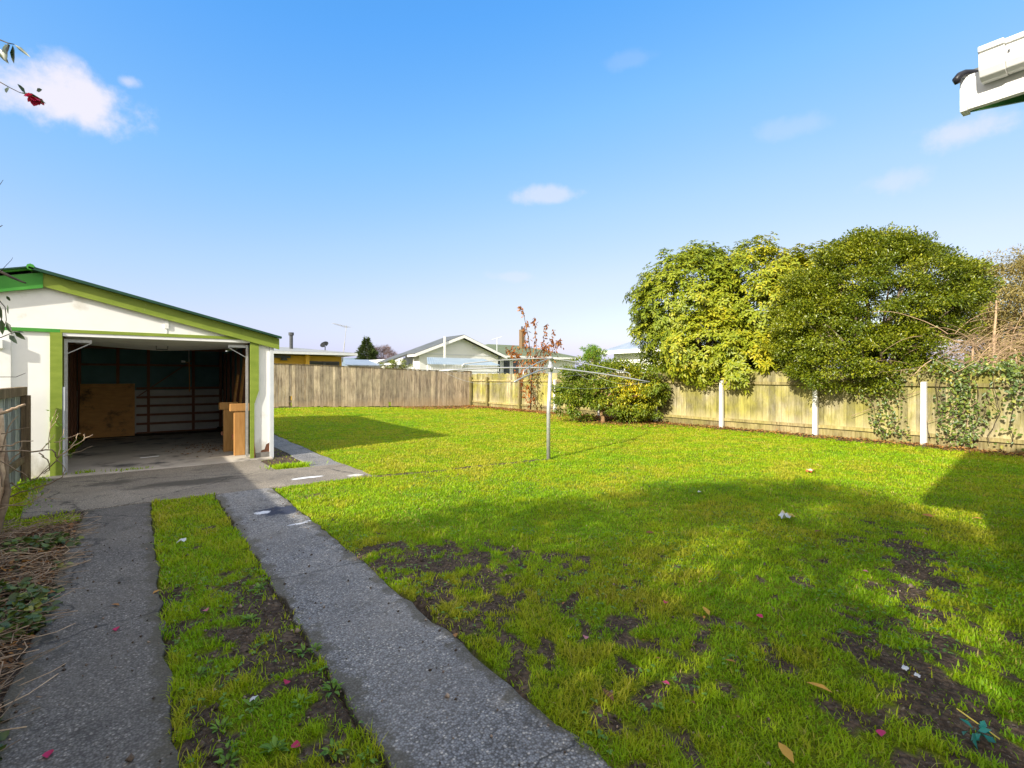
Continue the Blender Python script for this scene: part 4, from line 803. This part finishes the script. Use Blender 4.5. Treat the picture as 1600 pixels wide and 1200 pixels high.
spray([(-60, 470), (-5, 465), (8, 480), (10, 500), (4, 520)], 2.6, 2.4, .003, [(0, 478, 3, 500, 6), (2, 498, 4, 522, 8), (10, 462, 16, 470, 4), (12, 476, 13, 490, 4)])
spray([(-60, 540), (0, 528), (14, 522), (24, 519)], 2.6, 2.4, .003, [(10, 503, 18, 520, 7), (14, 523, 27, 536, 7), (22, 518, 40, 530, 7), (24, 519, 38, 518, 3)])
spray([(-80, 405), (0, 424), (20, 434), (34, 440), (40, 442)], 2.6, 2.5, .009, None)
spray([(0, 425), (10, 414), (18, 406), (20, 402)], 2.5, 2.45, .0015, None)
spray([(-60, 590), (0, 589), (25, 589), (40, 583)], 2.6, 2.5, .0025, None)
spray([(-30, 360), (0, 354), (4, 352)], 2.5, 2.4, .003, None); spray([(-20, 310), (0, 288), (5, 281)], 2.5, 2.4, .002, None)
pf_ = at_depth(54, 152, 2.0); P = []; D = []
for k in range(11):
    a = 2*math.pi*k/11*2.4; P.append(pf_+Vector((random.gauss(0, .004), random.gauss(0, .004), random.gauss(0, .004)))); D.append((math.cos(a)*.8, math.sin(a)*.8, -.8+.3*random.random()))
leaves('flower', np.array(P), np.array(D), np.array(D)*-1+np.array([[0, 0, 1.5]]), np.full(11, .036), np.full(11, .030), np.full(11, .2), M['petal'], CT, fold=.2, droop=-.1)
# bare shrub in the bed
BS = thing('bare_shrub', 'leafless straggly shrub with pale twigs in the left garden bed', 'shrub', (-1.0, 5.3, 0))
mb = MB(); Zs = 4.4
br = [([(-22, 880), (-8, 800), (2, 740), (0, 690), (-4, 640)], .055, .04), ([(-15, 860), (2, 805), (12, 770), (6, 700)], .035, .02), ([(-10, 650), (15, 641), (27, 636), (40, 632)], .017, .010), ([(-6, 697), (15, 696), (30, 690), (52, 689)], .010, .004),
      ([(-4, 705), (32, 704), (60, 706), (72, 702), (85, 704), (90, 716)], .008, .005), ([(90, 716), (107, 702), (130, 687), (145, 679)], .006, .003), ([(110, 697), (118, 688), (122, 677)], .004, .002), ([(85, 692), (105, 685), (126, 677)], .004, .002),
      ([(92, 712), (94, 695), (100, 670)], .004, .002), ([(62, 706), (75, 692), (85, 679)], .004, .002), ([(62, 707), (74, 718), (76, 735), (68, 740)], .006, .003), ([(-8, 786), (32, 769), (75, 757), (97, 745), (102, 732)], .007, .004), ([(88, 716), (98, 726), (103, 735)], .004, .003),
      ([(-8, 797), (30, 786), (62, 777), (97, 780)], .005, .002), ([(0, 760), (18, 755), (32, 765)], .012, .004), ([(-4, 735), (16, 722), (30, 708), (34, 690)], .010, .003), ([(10, 770), (32, 757), (60, 745), (80, 722)], .005, .002), ([(0, 790), (40, 790), (70, 772), (80, 765)], .004, .002),
      ([(130, 687), (131, 680), (132, 678)], .003, .0015), ([(90, 718), (70, 735), (52, 752)], .005, .003), ([(77, 700), (80, 660), (88, 640)], .003, .0015), ([(80, 668), (88, 655), (92, 645)], .003, .001), ([(100, 712), (125, 705), (145, 697)], .003, .0015), ([(2, 720), (28, 735), (44, 745)], .006, .003), ([(2, 680), (20, 672), (46, 668)], .006, .002), ([(5, 760), (-2, 720), (14, 665), (28, 650)], .008, .003)]
for j, (pts, r0, r1) in enumerate(br):
    n = len(pts); mb.tint = .8 if j in (2, 5, 6, 7, 8) else random.uniform(.15, .7)
    if j == 0: mb.tint = 1
    dz = random.uniform(-.15, .15) if j > 1 else 0; P = [at_depth(x, y, Zs+dz+.05*k) for k, (x, y) in enumerate(pts)]; Q = []
    for k in range(len(P)-1):
        for s in (0, .34, .67): Q.append(P[k]+(P[k+1]-P[k])*s+Vector((random.gauss(0, .004), random.gauss(0, .004), random.gauss(0, .004))))
    Q.append(P[-1]); mb.tube(Q, list(np.linspace(r0, r1, len(Q))), 6)
mb.build('stem', M['twig'], BS, True)
P = []
for px, py, sp, nn in ((84, 645, 5, 5), (95, 700, 20, 8), (40, 755, 8, 9), (55, 772, 14, 9), (75, 788, 4, 3), (47, 785, 5, 4), (85, 660, 6, 6)):
    for q in range(nn): P.append(at_depth(px+random.gauss(0, sp), py+random.gauss(0, sp*.6), Zs+random.uniform(-.2, .2)))
P = np.array(P); n = len(P); simple_leaves('foliage', P, rng.normal(size=(n, 3)), rng.normal(size=(n, 3)), rng.uniform(.02, .05, n), rng.uniform(.008, .02, n), rng.uniform(.5, 1, n), M['weed'], BS)
# ------------------------------------------------------------------ bed cover, litter
def bedpts(n, x0, x1, y0, y1): return rng.uniform(x0, x1, n), rng.uniform(y0, y1, n)
x, y = bedpts(5200, -1.3, -.42, 1.2, 6.6); pr = fbm(x*2.2, y*2.2, 3); f = (pr > .52) & (x < -.50+.14*(pr-.5)*4+.03) & (y < 6.1); x = x[f]; y = y[f]; n = len(x)
leaves('ivy_ground_cover', np.stack([x, y, height(x, y)+rng.uniform(.01, .09, n)], 1), rng.normal(size=(n, 3))*np.array([1, 1, .3]), rng.normal(size=(n, 3))*.35+np.array([0, 0, 1]), rng.uniform(.04, .075, n), rng.uniform(.04, .07, n), np.clip(rng.random(n)**1.4, 0, 1), M['ivy'], fold=.1)
tag(bpy.data.objects['ivy_ground_cover'], 'dark green ivy covering the left garden bed', 'ivy', kind='stuff')
mb = MB()
for k in range(2000):
    x0 = random.uniform(-1.3, -.40); y0 = random.uniform(1.3, 6.9); a = random.random()*6.3; ln = random.uniform(.06, .35); mb.tint = random.random()**1.4
    if x0 > -.5 and random.random() < .75: continue
    z0 = float(height(x0, y0))+.01+random.random()*.05; mb.tube([(x0, y0, z0), (x0+math.cos(a)*ln/2, y0+math.sin(a)*ln/2, z0+random.uniform(0, .03)), (min(-.3, x0+math.cos(a+.3)*ln), y0+math.sin(a+.3)*ln, z0+random.uniform(-.01, .03))], random.uniform(.0012, .003), 4)
tag(mb.build('twig_litter', M['twig']), 'dry twigs and stalks scattered in the left garden bed', 'twigs', kind='stuff')
def litter(name, label, x, y, L0, L1, t, lift=.012, zf=height):
    n = len(x); z = zf(x, y)+rng.random(n)*lift+.004
    o = simple_leaves(name, np.stack([x, y, z], 1), rng.normal(size=(n, 3))*np.array([1, 1, .18]), rng.normal(size=(n, 3))*.3+np.array([0, 0, 1]), rng.uniform(L0, L1, n), rng.uniform(L0*.4, L1*.55, n), t, M['deadleaf']); tag(o, label, 'leaves', kind='stuff')
x, y = bedpts(6500, -1.3, -.36, 1.3, 6.7); f = (x < -.5) | (rng.random(6500) < .18*np.exp(-((y-5.0)/.5)**2)); x = x[f]; y = y[f]
litter('bed_leaf_litter', 'brown dead leaves mixed through the left garden bed', x, y, .02, .06, np.clip(rng.random(len(x))**2*.8, 0, 1), .03)
n = 15000; y = rng.uniform(0, 21.6, n); x = 13.72-np.abs(rng.normal(size=n))*.40; f = rng.random(n) < (.35+.65*sstep(8, 17, y)); x = x[f]; y = y[f]
x2 = rng.uniform(9.5, 13.6, 2200); y2 = rng.uniform(19.2, 21.8, 2200); x3 = rng.normal(12.6, .8, 2200); y3 = rng.normal(11.3, 1.5, 2200); f3 = x3 < 13.7; x3 = x3[f3]; y3 = y3[f3]
x = np.concatenate([x, x2, x3]); y = np.concatenate([y, y2, y3]); litter('fence_leaf_litter', 'brown and orange fallen leaves along the foot of the side fence', x, y, .04, .09, np.clip(.15+rng.random(len(x))*.75, 0, 1), .04)
n = 260; x = rng.normal(1.25, .35, n); y = rng.normal(12.0, .5, n); f = x < 1.8; litter('garage_leaf_litter', 'brown leaves drifted on the garage floor by the planks', x[f], y[f], .03, .07, rng.random(f.sum())*.7, .015, lambda a, b: np.full(len(a), .032))
n = 1500; x = rng.uniform(1.5, 13, n); y = rng.uniform(.4, 18, n); f = seen(x, y) & (paved(x, y) < .3); x = x[f]; y = y[f]
litter('scattered_leaf_litter', 'small dead leaf scraps scattered through the lawn grass', x, y, .012, .035, rng.random(len(x))*.8, .03)
# crumbs of soil and gravel
n = 26000; x = rng.uniform(-.6, 6.5, n); y = rng.uniform(.9, 6.5, n); tg, _ = turf(x, y); pv = paved(x, y); f = seen(x, y) & ((tg < .35) | (rng.random(n) < .12)) & ((pv < .3) | (rng.random(n) < .10)); x = x[f]; y = y[f]; n = len(x)
r = (.002+.009*rng.random(n)**2)*np.where(rng.random(n) < .03, 2.0, 1); octv = np.array([[1, 0, 0], [-1, 0, 0], [0, 1, 0], [0, -1, 0], [0, 0, 1], [0, 0, -1]], float); octf = np.array([[0, 2, 4], [2, 1, 4], [1, 3, 4], [3, 0, 4], [2, 0, 5], [1, 2, 5], [3, 1, 5], [0, 3, 5]])
zz0 = np.where(paved(x, y) > .5, .014, height(x, y)); V = np.stack([x, y, zz0+r*.4], 1)[:, None]+octv[None]*r[:, None, None]*rng.uniform(.6, 1.2, (n, 6, 1)); Fo = (np.arange(n)*6)[:, None, None]+octf[None]
M['crumb'] = surf('soil_crumb', [(.3, (.08, .06, .045)), (.7, (.16, .12, .09))], 60, 2, .95, bmp=0, tint=(.6, 3.6))
tag(npmesh('soil_crumbs', V.reshape(-1, 3), Fo.reshape(-1, 3), np.repeat(rng.random(n)**4, 6), M['crumb']), 'crumbs of soil and small stones on bare earth by the drive', 'gravel', kind='stuff')
n = 9000; x = rng.uniform(.1, 8, n); y = rng.uniform(.6, 7, n); f = seen(x, y) & (fbm(x*2.1, y*2.1, 5) > .53) & (paved(x, y) < .2); x = x[f]; y = y[f]; n = len(x)
k3 = np.repeat(np.arange(n), 3); a = np.tile(np.arange(3)*2.09, n)+np.repeat(rng.random(n)*6.28, 3); zc = height(x, y)+rng.uniform(.012, .035, n)
leaves('clover', np.stack([x, y, zc], 1)[k3], np.stack([np.cos(a), np.sin(a), np.full(3*n, .12)], 1), np.tile([[0, 0, 1.0]], (3*n, 1))+rng.normal(size=(3*n, 3))*.2, rng.uniform(.009, .017, 3*n), rng.uniform(.010, .016, 3*n), rng.random(3*n)*.8, M['weed'], fold=.1)
tag(bpy.data.objects['clover'], 'small clover leaves growing through the lawn grass', 'clover', kind='stuff')
# weeds in the middle strip
spots = [(490, 1020), (475, 1025), (570, 1012), (520, 1083), (470, 1105), (390, 975), (395, 1110), (345, 1145), (430, 1180), (520, 1180), (575, 1190), (310, 1060), (500, 895), (405, 925), (355, 1180), (355, 1200)]
words = ['at the right edge of the median strip', 'among bare soil near its right edge', 'hugging the concrete further right', 'with pale buds near the pink petal', 'on dark soil left of the petal', 'in the middle of the strip', 'beside the small white scrap', 'at the near left corner', 'nearest the camera in the middle', 'beside the grass tuft near the front', 'at the near right corner', 'close to the left strip', 'high up the strip by the kerb', 'in the thicker grass', 'near the front left', 'at the very front left']
for (px, py), w in zip(spots, words):
    p = on_ground(px, min(py, 1198)); z = float(height(p.x, p.y)); T = thing('weed_rosette', 'small green leafy weed '+w, 'weed', (p.x, p.y, z), 'weeds in the median strip')
    n = 16; a = rng.random(n)*6.28; D = np.stack([np.cos(a), np.sin(a), rng.uniform(.1, .9, n)], 1); s = random.uniform(.7, 1.15)
    leaves('leaf', np.tile([[p.x, p.y, z+.005]], (n, 1))+D*.012, D, np.tile([[0, 0, 1.0]], (n, 1)), rng.uniform(.03, .06, n)*s, rng.uniform(.012, .02, n)*s, rng.random(n), M['weed'], T)
# single petals and leaves
def flake(name, px, py, L, W, t, m, lab, cat, grp, lift=.012, z=None, n=1):
    p = on_ground(px, py); zz_ = (float(height(p.x, p.y)) if z is None else z)+lift
    a = random.random()*6.28; D = np.array([[math.cos(a+k*1.1), math.sin(a+k*1.1), .12] for k in range(n)])
    o = leaves(name, np.tile([[p.x, p.y, zz_]], (n, 1))-D*L/2*(n == 1), D, np.tile([[random.gauss(0, .2), random.gauss(0, .2), 1.0]], (n, 1)), np.full(n, L), np.full(n, W), np.full(n, t), m, fold=.22, droop=.02); tag(o, lab, cat, grp)
G_ = 'fallen camellia petals'
for px, py, t, lab, z in ((182, 988, .2, 'bright pink petal halfway along the left concrete strip', .016), (76, 1186, .25, 'bright pink petal at the near end of the left strip', .016), (447, 1074, .1, 'crimson petal on the soil of the median strip', None), (462, 1176, .3, 'red petal at the near end of the median strip', None),
        (1187, 976, .5, 'pink petal standing in the grass right of the orange leaf', None), (1040, 948, .45, 'pink petal in the grass left of the orange leaf', None), (1377, 1152, .45, 'magenta petal in the near right grass', None), (1352, 898, .9, 'pale pink petal on the worn soil at right', None), (1040, 1082, .55, 'dull pink petal in the near middle of the lawn', None), (915, 1003, .95, 'faded pink petal beside the bare soil patch', None), (322, 962, .8, 'mauve petal in the median strip grass', None)):
    flake('camellia_petal', px, py, .044, .036, t, M['petal'], lab, 'petal', G_, .02 if z is None else .004, z)
G_ = 'single fallen leaves on the lawn'
for px, py, L, t, lab in ((1103, 968, .10, 1.0, 'curled orange leaf on the near lawn'), (1280, 1088, .11, .95, 'thin straw coloured leaf lying in the near right grass'), (1228, 1196, .10, .98, 'yellowish broad leaf at the bottom edge of the lawn'), (950, 1100, .09, .1, 'dark brown leaf in the near middle of the lawn'), (1142, 1050, .06, .75, 'small tan leaf left of the bare soil at right'), (1015, 838, .09, .15, 'dark brown leaf out on the shaded lawn'), (1094, 917, .06, .9, 'small yellow leaf in the middle of the lawn'), (1278, 838, .10, .25, 'brown leaf right of the yellow wrapper'), (1450, 811, .11, .55, 'reddish brown leaf near the shadow edge at right'), (1527, 815, .10, .85, 'pale leaf lying at the sunny tip by the house shadow')):
    flake('fallen_leaf', px, py, L, L*.4, t, M['deadleaf'], lab, 'leaf', G_, .03)
for px, py, t, lab, zz_ in ((180, 950, .55, 'brown curled leaf on the left concrete strip', .016), (245, 929, .85, 'tan leaf at the edge of the left strip', .016), (712, 998, .6, 'small brown leaf on the right concrete strip', .016)):
    flake('dry_leaf', px, py, .06, .03, t, M['deadleaf'], lab, 'leaf', 'dry leaves on the concrete strips', .004, zz_)
M['wrapper'] = leafmat('plastic_wrapper', [(0, (.75, .76, .78)), (.5, (.75, .55, .06)), (1, (.62, .05, .05))], .35, .2, .5)
def crumple(name, px, py, s, tints, lab, cat):
    p = on_ground(px, py); z = float(height(p.x, p.y)); n = 6; V = []; Fc = []; tt = []
    for i in range(n):
        for j in range(n):
            V.append((p.x+(i/(n-1)-.5)*s*1.3*.8+random.gauss(0, s*.03)+(j/(n-1)-.5)*s*.3, p.y+(j/(n-1)-.5)*s*.8+random.gauss(0, s*.03), z+.02+abs(random.gauss(0, s*.16))+.25*s*(1-abs(2*i/(n-1)-1)))); tt.append(tints[min(len(tints)-1, int(i/n*len(tints)))])
    Fc = np.array([[i*n+j, (i+1)*n+j, (i+1)*n+j+1, i*n+j+1] for i in range(n-1) for j in range(n-1)])
    o = npmesh(name, np.array(V), Fc, np.array(tt), M['wrapper']); tag(o, lab, cat)
crumple('wrapper', 1229, 816, .155, [0, .05, .45, .5], 'crumpled white and yellow wrapper on the shaded lawn', 'wrapper')
crumple('packet', 1266, 740, .13, [.9, 0, .8], 'crumpled red and white packet on the sunlit lawn', 'packet')
for px, py, s, lab in ((1415, 1056, .035, 'larger white scrap on the bare soil at right'), (1434, 1069, .03, 'smaller white scrap beside the larger one on bare soil'), (396, 1102, .035, 'curled grey-white scrap in the median strip'), (283, 850, .06, 'white scrap in the far grass of the median strip'), (1093, 767+6, .045, 'white scrap on the lawn below the clothesline')):
    crumple('paper_scrap', px, py, s, [0], lab, 'scrap')
p = on_ground(1538, 1164); z = float(height(p.x, p.y)); mb = MB(); a = on_ground(1495, 1123); c = on_ground(1562, 1168)
mb.tube([(a.x, a.y, z+.03), (c.x, c.y, z+.02)], .003, 6); M['straw'] = surf('yellow_plastic', [(.3, (.6, .48, .06)), (.7, (.68, .55, .1))], 20, 2, .4, bmp=0); tag(mb.build('drinking_straw', M['straw']), 'yellow straw lying on the bare soil at lower right', 'straw')
M['teal'] = leafmat('teal_plastic', [(0, (.01, .16, .13)), (1, (.02, .22, .2))], .4, .2, .5)
pp = [on_ground(1530+random.gauss(0, 10), 1157+random.gauss(0, 4)) for _ in range(14)]
o = simple_leaves('torn_plastic', np.array([(q.x, q.y, z+.02+random.random()*.015) for q in pp]), rng.normal(size=(14, 3))*np.array([1, 1, .4]), rng.normal(size=(14, 3))+np.array([0, 0, 1]), np.full(14, .05), np.full(14, .025), rng.random(14), M['teal']); tag(o, 'shredded dark teal plastic on the bare soil at lower right', 'plastic')
# weeds at the garage threshold: thin grass tufts
def tuft(px, py, n, h, sp, lab):
    p = on_ground(px, py); x = p.x+rng.normal(size=n)*sp; y = p.y+rng.normal(size=n)*sp*.35; a = rng.random(n)*6.28
    D = np.stack([np.cos(a)*.5, np.sin(a)*.5, np.ones(n)], 1); o = simple_leaves('grass_tuft', np.stack([x, y, np.full(n, .012)], 1), D, rng.normal(size=(n, 3)), rng.uniform(.4, 1, n)*h, np.full(n, .012), rng.uniform(.2, .6, n), M['grass'], fold=.1); tag(o, lab, 'grass tuft')
tuft(133, 742, 60, .10, .09, 'small grass tuft at the left end of the garage threshold'); tuft(204, 737, 70, .07, .14, 'low grass tuft in the joint before the garage floor'); tuft(70, 745, 80, .14, .10, 'green tuft at the foot of the left garage jamb')
tuft(455, 731, 320, .11, .16, 'bright grass clump at the right front corner of the garage')
# ------------------------------------------------------------------ camera
cam = bpy.data.cameras.new('camera'); co = bpy.data.objects.new('camera', cam); COL.objects.link(co); scene.camera = co
co.location = (0, 0, CZ); co.rotation_euler = (R(90), 0, -math.atan2(SU, CU)); cam.sensor_width = 36; cam.lens = F/1600*36; cam.shift_y = -11/1600; cam.clip_start = .05; cam.clip_end = 8000
# ------------------------------------------------------------------ light
EXPO = 1.4; EL = R(27); SX, SY = -.967, -.255
sun = bpy.data.lights.new('sun', 'SUN'); sun.energy = 3.1; sun.angle = R(.9); sun.color = (1.0, .93, .80); so = bpy.data.objects.new('sun', sun); COL.objects.link(so)
dv = Vector((SX*math.cos(EL), SY*math.cos(EL), math.sin(EL))); so.rotation_euler = dv.to_track_quat('Z', 'Y').to_euler(); so.location = (-8, -4, 12)
w = bpy.data.worlds.new('World'); scene.world = w; w.use_nodes = True; t = w.node_tree; bg = t.nodes['Background']
sky = t.nodes.new('ShaderNodeTexSky'); sky.sky_type = 'NISHITA'; sky.sun_disc = False; sky.sun_elevation = EL; sky.sun_rotation = math.atan2(SX, SY); sky.air_density = 1.0; sky.dust_density = 2.0; sky.ozone_density = 2.0
bg.inputs['Strength'].default_value = .15
tc = t.nodes.new('ShaderNodeTexCoord'); dirv = tc.outputs['Generated']
def dotn(v):
    n = t.nodes.new('ShaderNodeVectorMath'); n.operation = 'DOT_PRODUCT'; t.links.new(dirv, n.inputs[0]); n.inputs[1].default_value = v; return n.outputs['Value']
clouds = [(98, 150, 88, 50, .95), (100, 105, 30, 22, .45), (200, 127, 16, 10, .5), (1508, 205, 62, 26, .55), (1395, 284, 48, 20, .3), (858, 304, 55, 14, .5), (1238, 200, 60, 18, .16), (800, 432, 40, 9, .25), (985, 95, 40, 14, .1)]
mask = None
nz = t.nodes.new('ShaderNodeTexNoise'); nz.inputs['Scale'].default_value = 13; nz.inputs['Detail'].default_value = 7; nz.inputs['Roughness'].default_value = .6; t.links.new(dirv, nz.inputs['Vector'])
for px, py, rx, ry, s in clouds:
    c = (at_depth(px, py, 1)-Vector((0, 0, CZ))); nrm = c.length; c.normalize(); r = c.cross(Vector((0, 0, 1))).normalized(); u = r.cross(c)
    a = math_n(t, 'DIVIDE', dotn(r), rx/F/nrm); b_ = math_n(t, 'DIVIDE', dotn(u), ry/F/nrm)
    d2 = math_n(t, 'SQRT', math_n(t, 'ADD', math_n(t, 'MULTIPLY', a, a), math_n(t, 'MULTIPLY', b_, b_)))
    d2 = math_n(t, 'ADD', d2, math_n(t, 'MULTIPLY', math_n(t, 'SUBTRACT', nz.outputs['Fac'], .5), 2.6))
    mr = t.nodes.new('ShaderNodeMapRange'); mr.interpolation_type = 'SMOOTHSTEP'; mr.inputs['From Min'].default_value = 1.25; mr.inputs['From Max'].default_value = .35; mr.inputs['To Max'].default_value = s; t.links.new(d2, mr.inputs['Value'])
    mk = math_n(t, 'MULTIPLY', mr.outputs[0], math_n(t, 'GREATER_THAN', dotn(c), .5)); mask = mk if mask is None else math_n(t, 'MAXIMUM', mask, mk)
# colour grade of the sky: deeper blue overhead, pale (not cyan) at the horizon
KK = bg.inputs['Strength'].default_value*2**EXPO
cv = t.nodes.new('ShaderNodeRGBCurve'); cm = cv.mapping; cm.use_clip = False; cm.extend = 'EXTRAPOLATED'
for ch, pts in enumerate((((0, 0), (.6, .06), (.87, .12), (1.18, .235), (1.79, .45), (2.66, .70), (3.33, .82), (8, 1.9), (20, 6)),
                          ((0, 0), (.9, .27), (1.43, .42), (1.95, .56), (2.87, .71), (4.0, .85), (4.6, .92), (8, 1.75), (20, 5.2)),
                          ((0, 0), (1.6, .75), (2.5, .98), (3.3, 1.02), (5.3, 1.06), (8, 1.4), (20, 3.6)))):
    c = cm.curves[ch]; pts = [(x/20, y/16) for x, y in pts]
    c.points[0].location = pts[0]; c.points[1].location = pts[-1]
    for q in pts[1:-1]: c.points.new(*q)
    for q in c.points: q.handle_type = 'VECTOR'
cm.update()
sc1 = t.nodes.new('ShaderNodeVectorMath'); sc1.operation = 'SCALE'; sc1.inputs['Scale'].default_value = 1/20; t.links.new(sky.outputs[0], sc1.inputs[0]); t.links.new(sc1.outputs[0], cv.inputs['Color'])
sc2 = t.nodes.new('ShaderNodeVectorMath'); sc2.operation = 'SCALE'; sc2.inputs['Scale'].default_value = 16/KK; t.links.new(cv.outputs[0], sc2.inputs[0])
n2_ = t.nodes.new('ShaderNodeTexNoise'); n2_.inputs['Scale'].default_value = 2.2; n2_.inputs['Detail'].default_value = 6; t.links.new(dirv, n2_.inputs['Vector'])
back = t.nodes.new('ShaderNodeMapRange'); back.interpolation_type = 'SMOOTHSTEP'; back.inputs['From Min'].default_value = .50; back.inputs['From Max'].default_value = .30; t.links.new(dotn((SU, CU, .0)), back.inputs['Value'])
fill_bank = math_n(t, 'MULTIPLY', back.outputs[0], ramp(t, n2_.outputs['Fac'], [(.40, 0), (.52, .95)]))  # added bright clouds overhead and behind the camera, unseen, to lift the shade
sky2 = mix(t, fill_bank, sc2.outputs[0], (1.45/KK, 1.38/KK, 1.34/KK))
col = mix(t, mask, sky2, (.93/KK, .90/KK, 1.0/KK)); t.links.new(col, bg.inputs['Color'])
scene.view_settings.view_transform = 'Standard'; scene.view_settings.look = 'None'; scene.view_settings.exposure = EXPO; scene.view_settings.gamma = 1; scene.view_settings.use_curve_mapping = False
scene.cycles.max_bounces = 6; scene.cycles.diffuse_bounces = 4; scene.cycles.transparent_max_bounces = 6
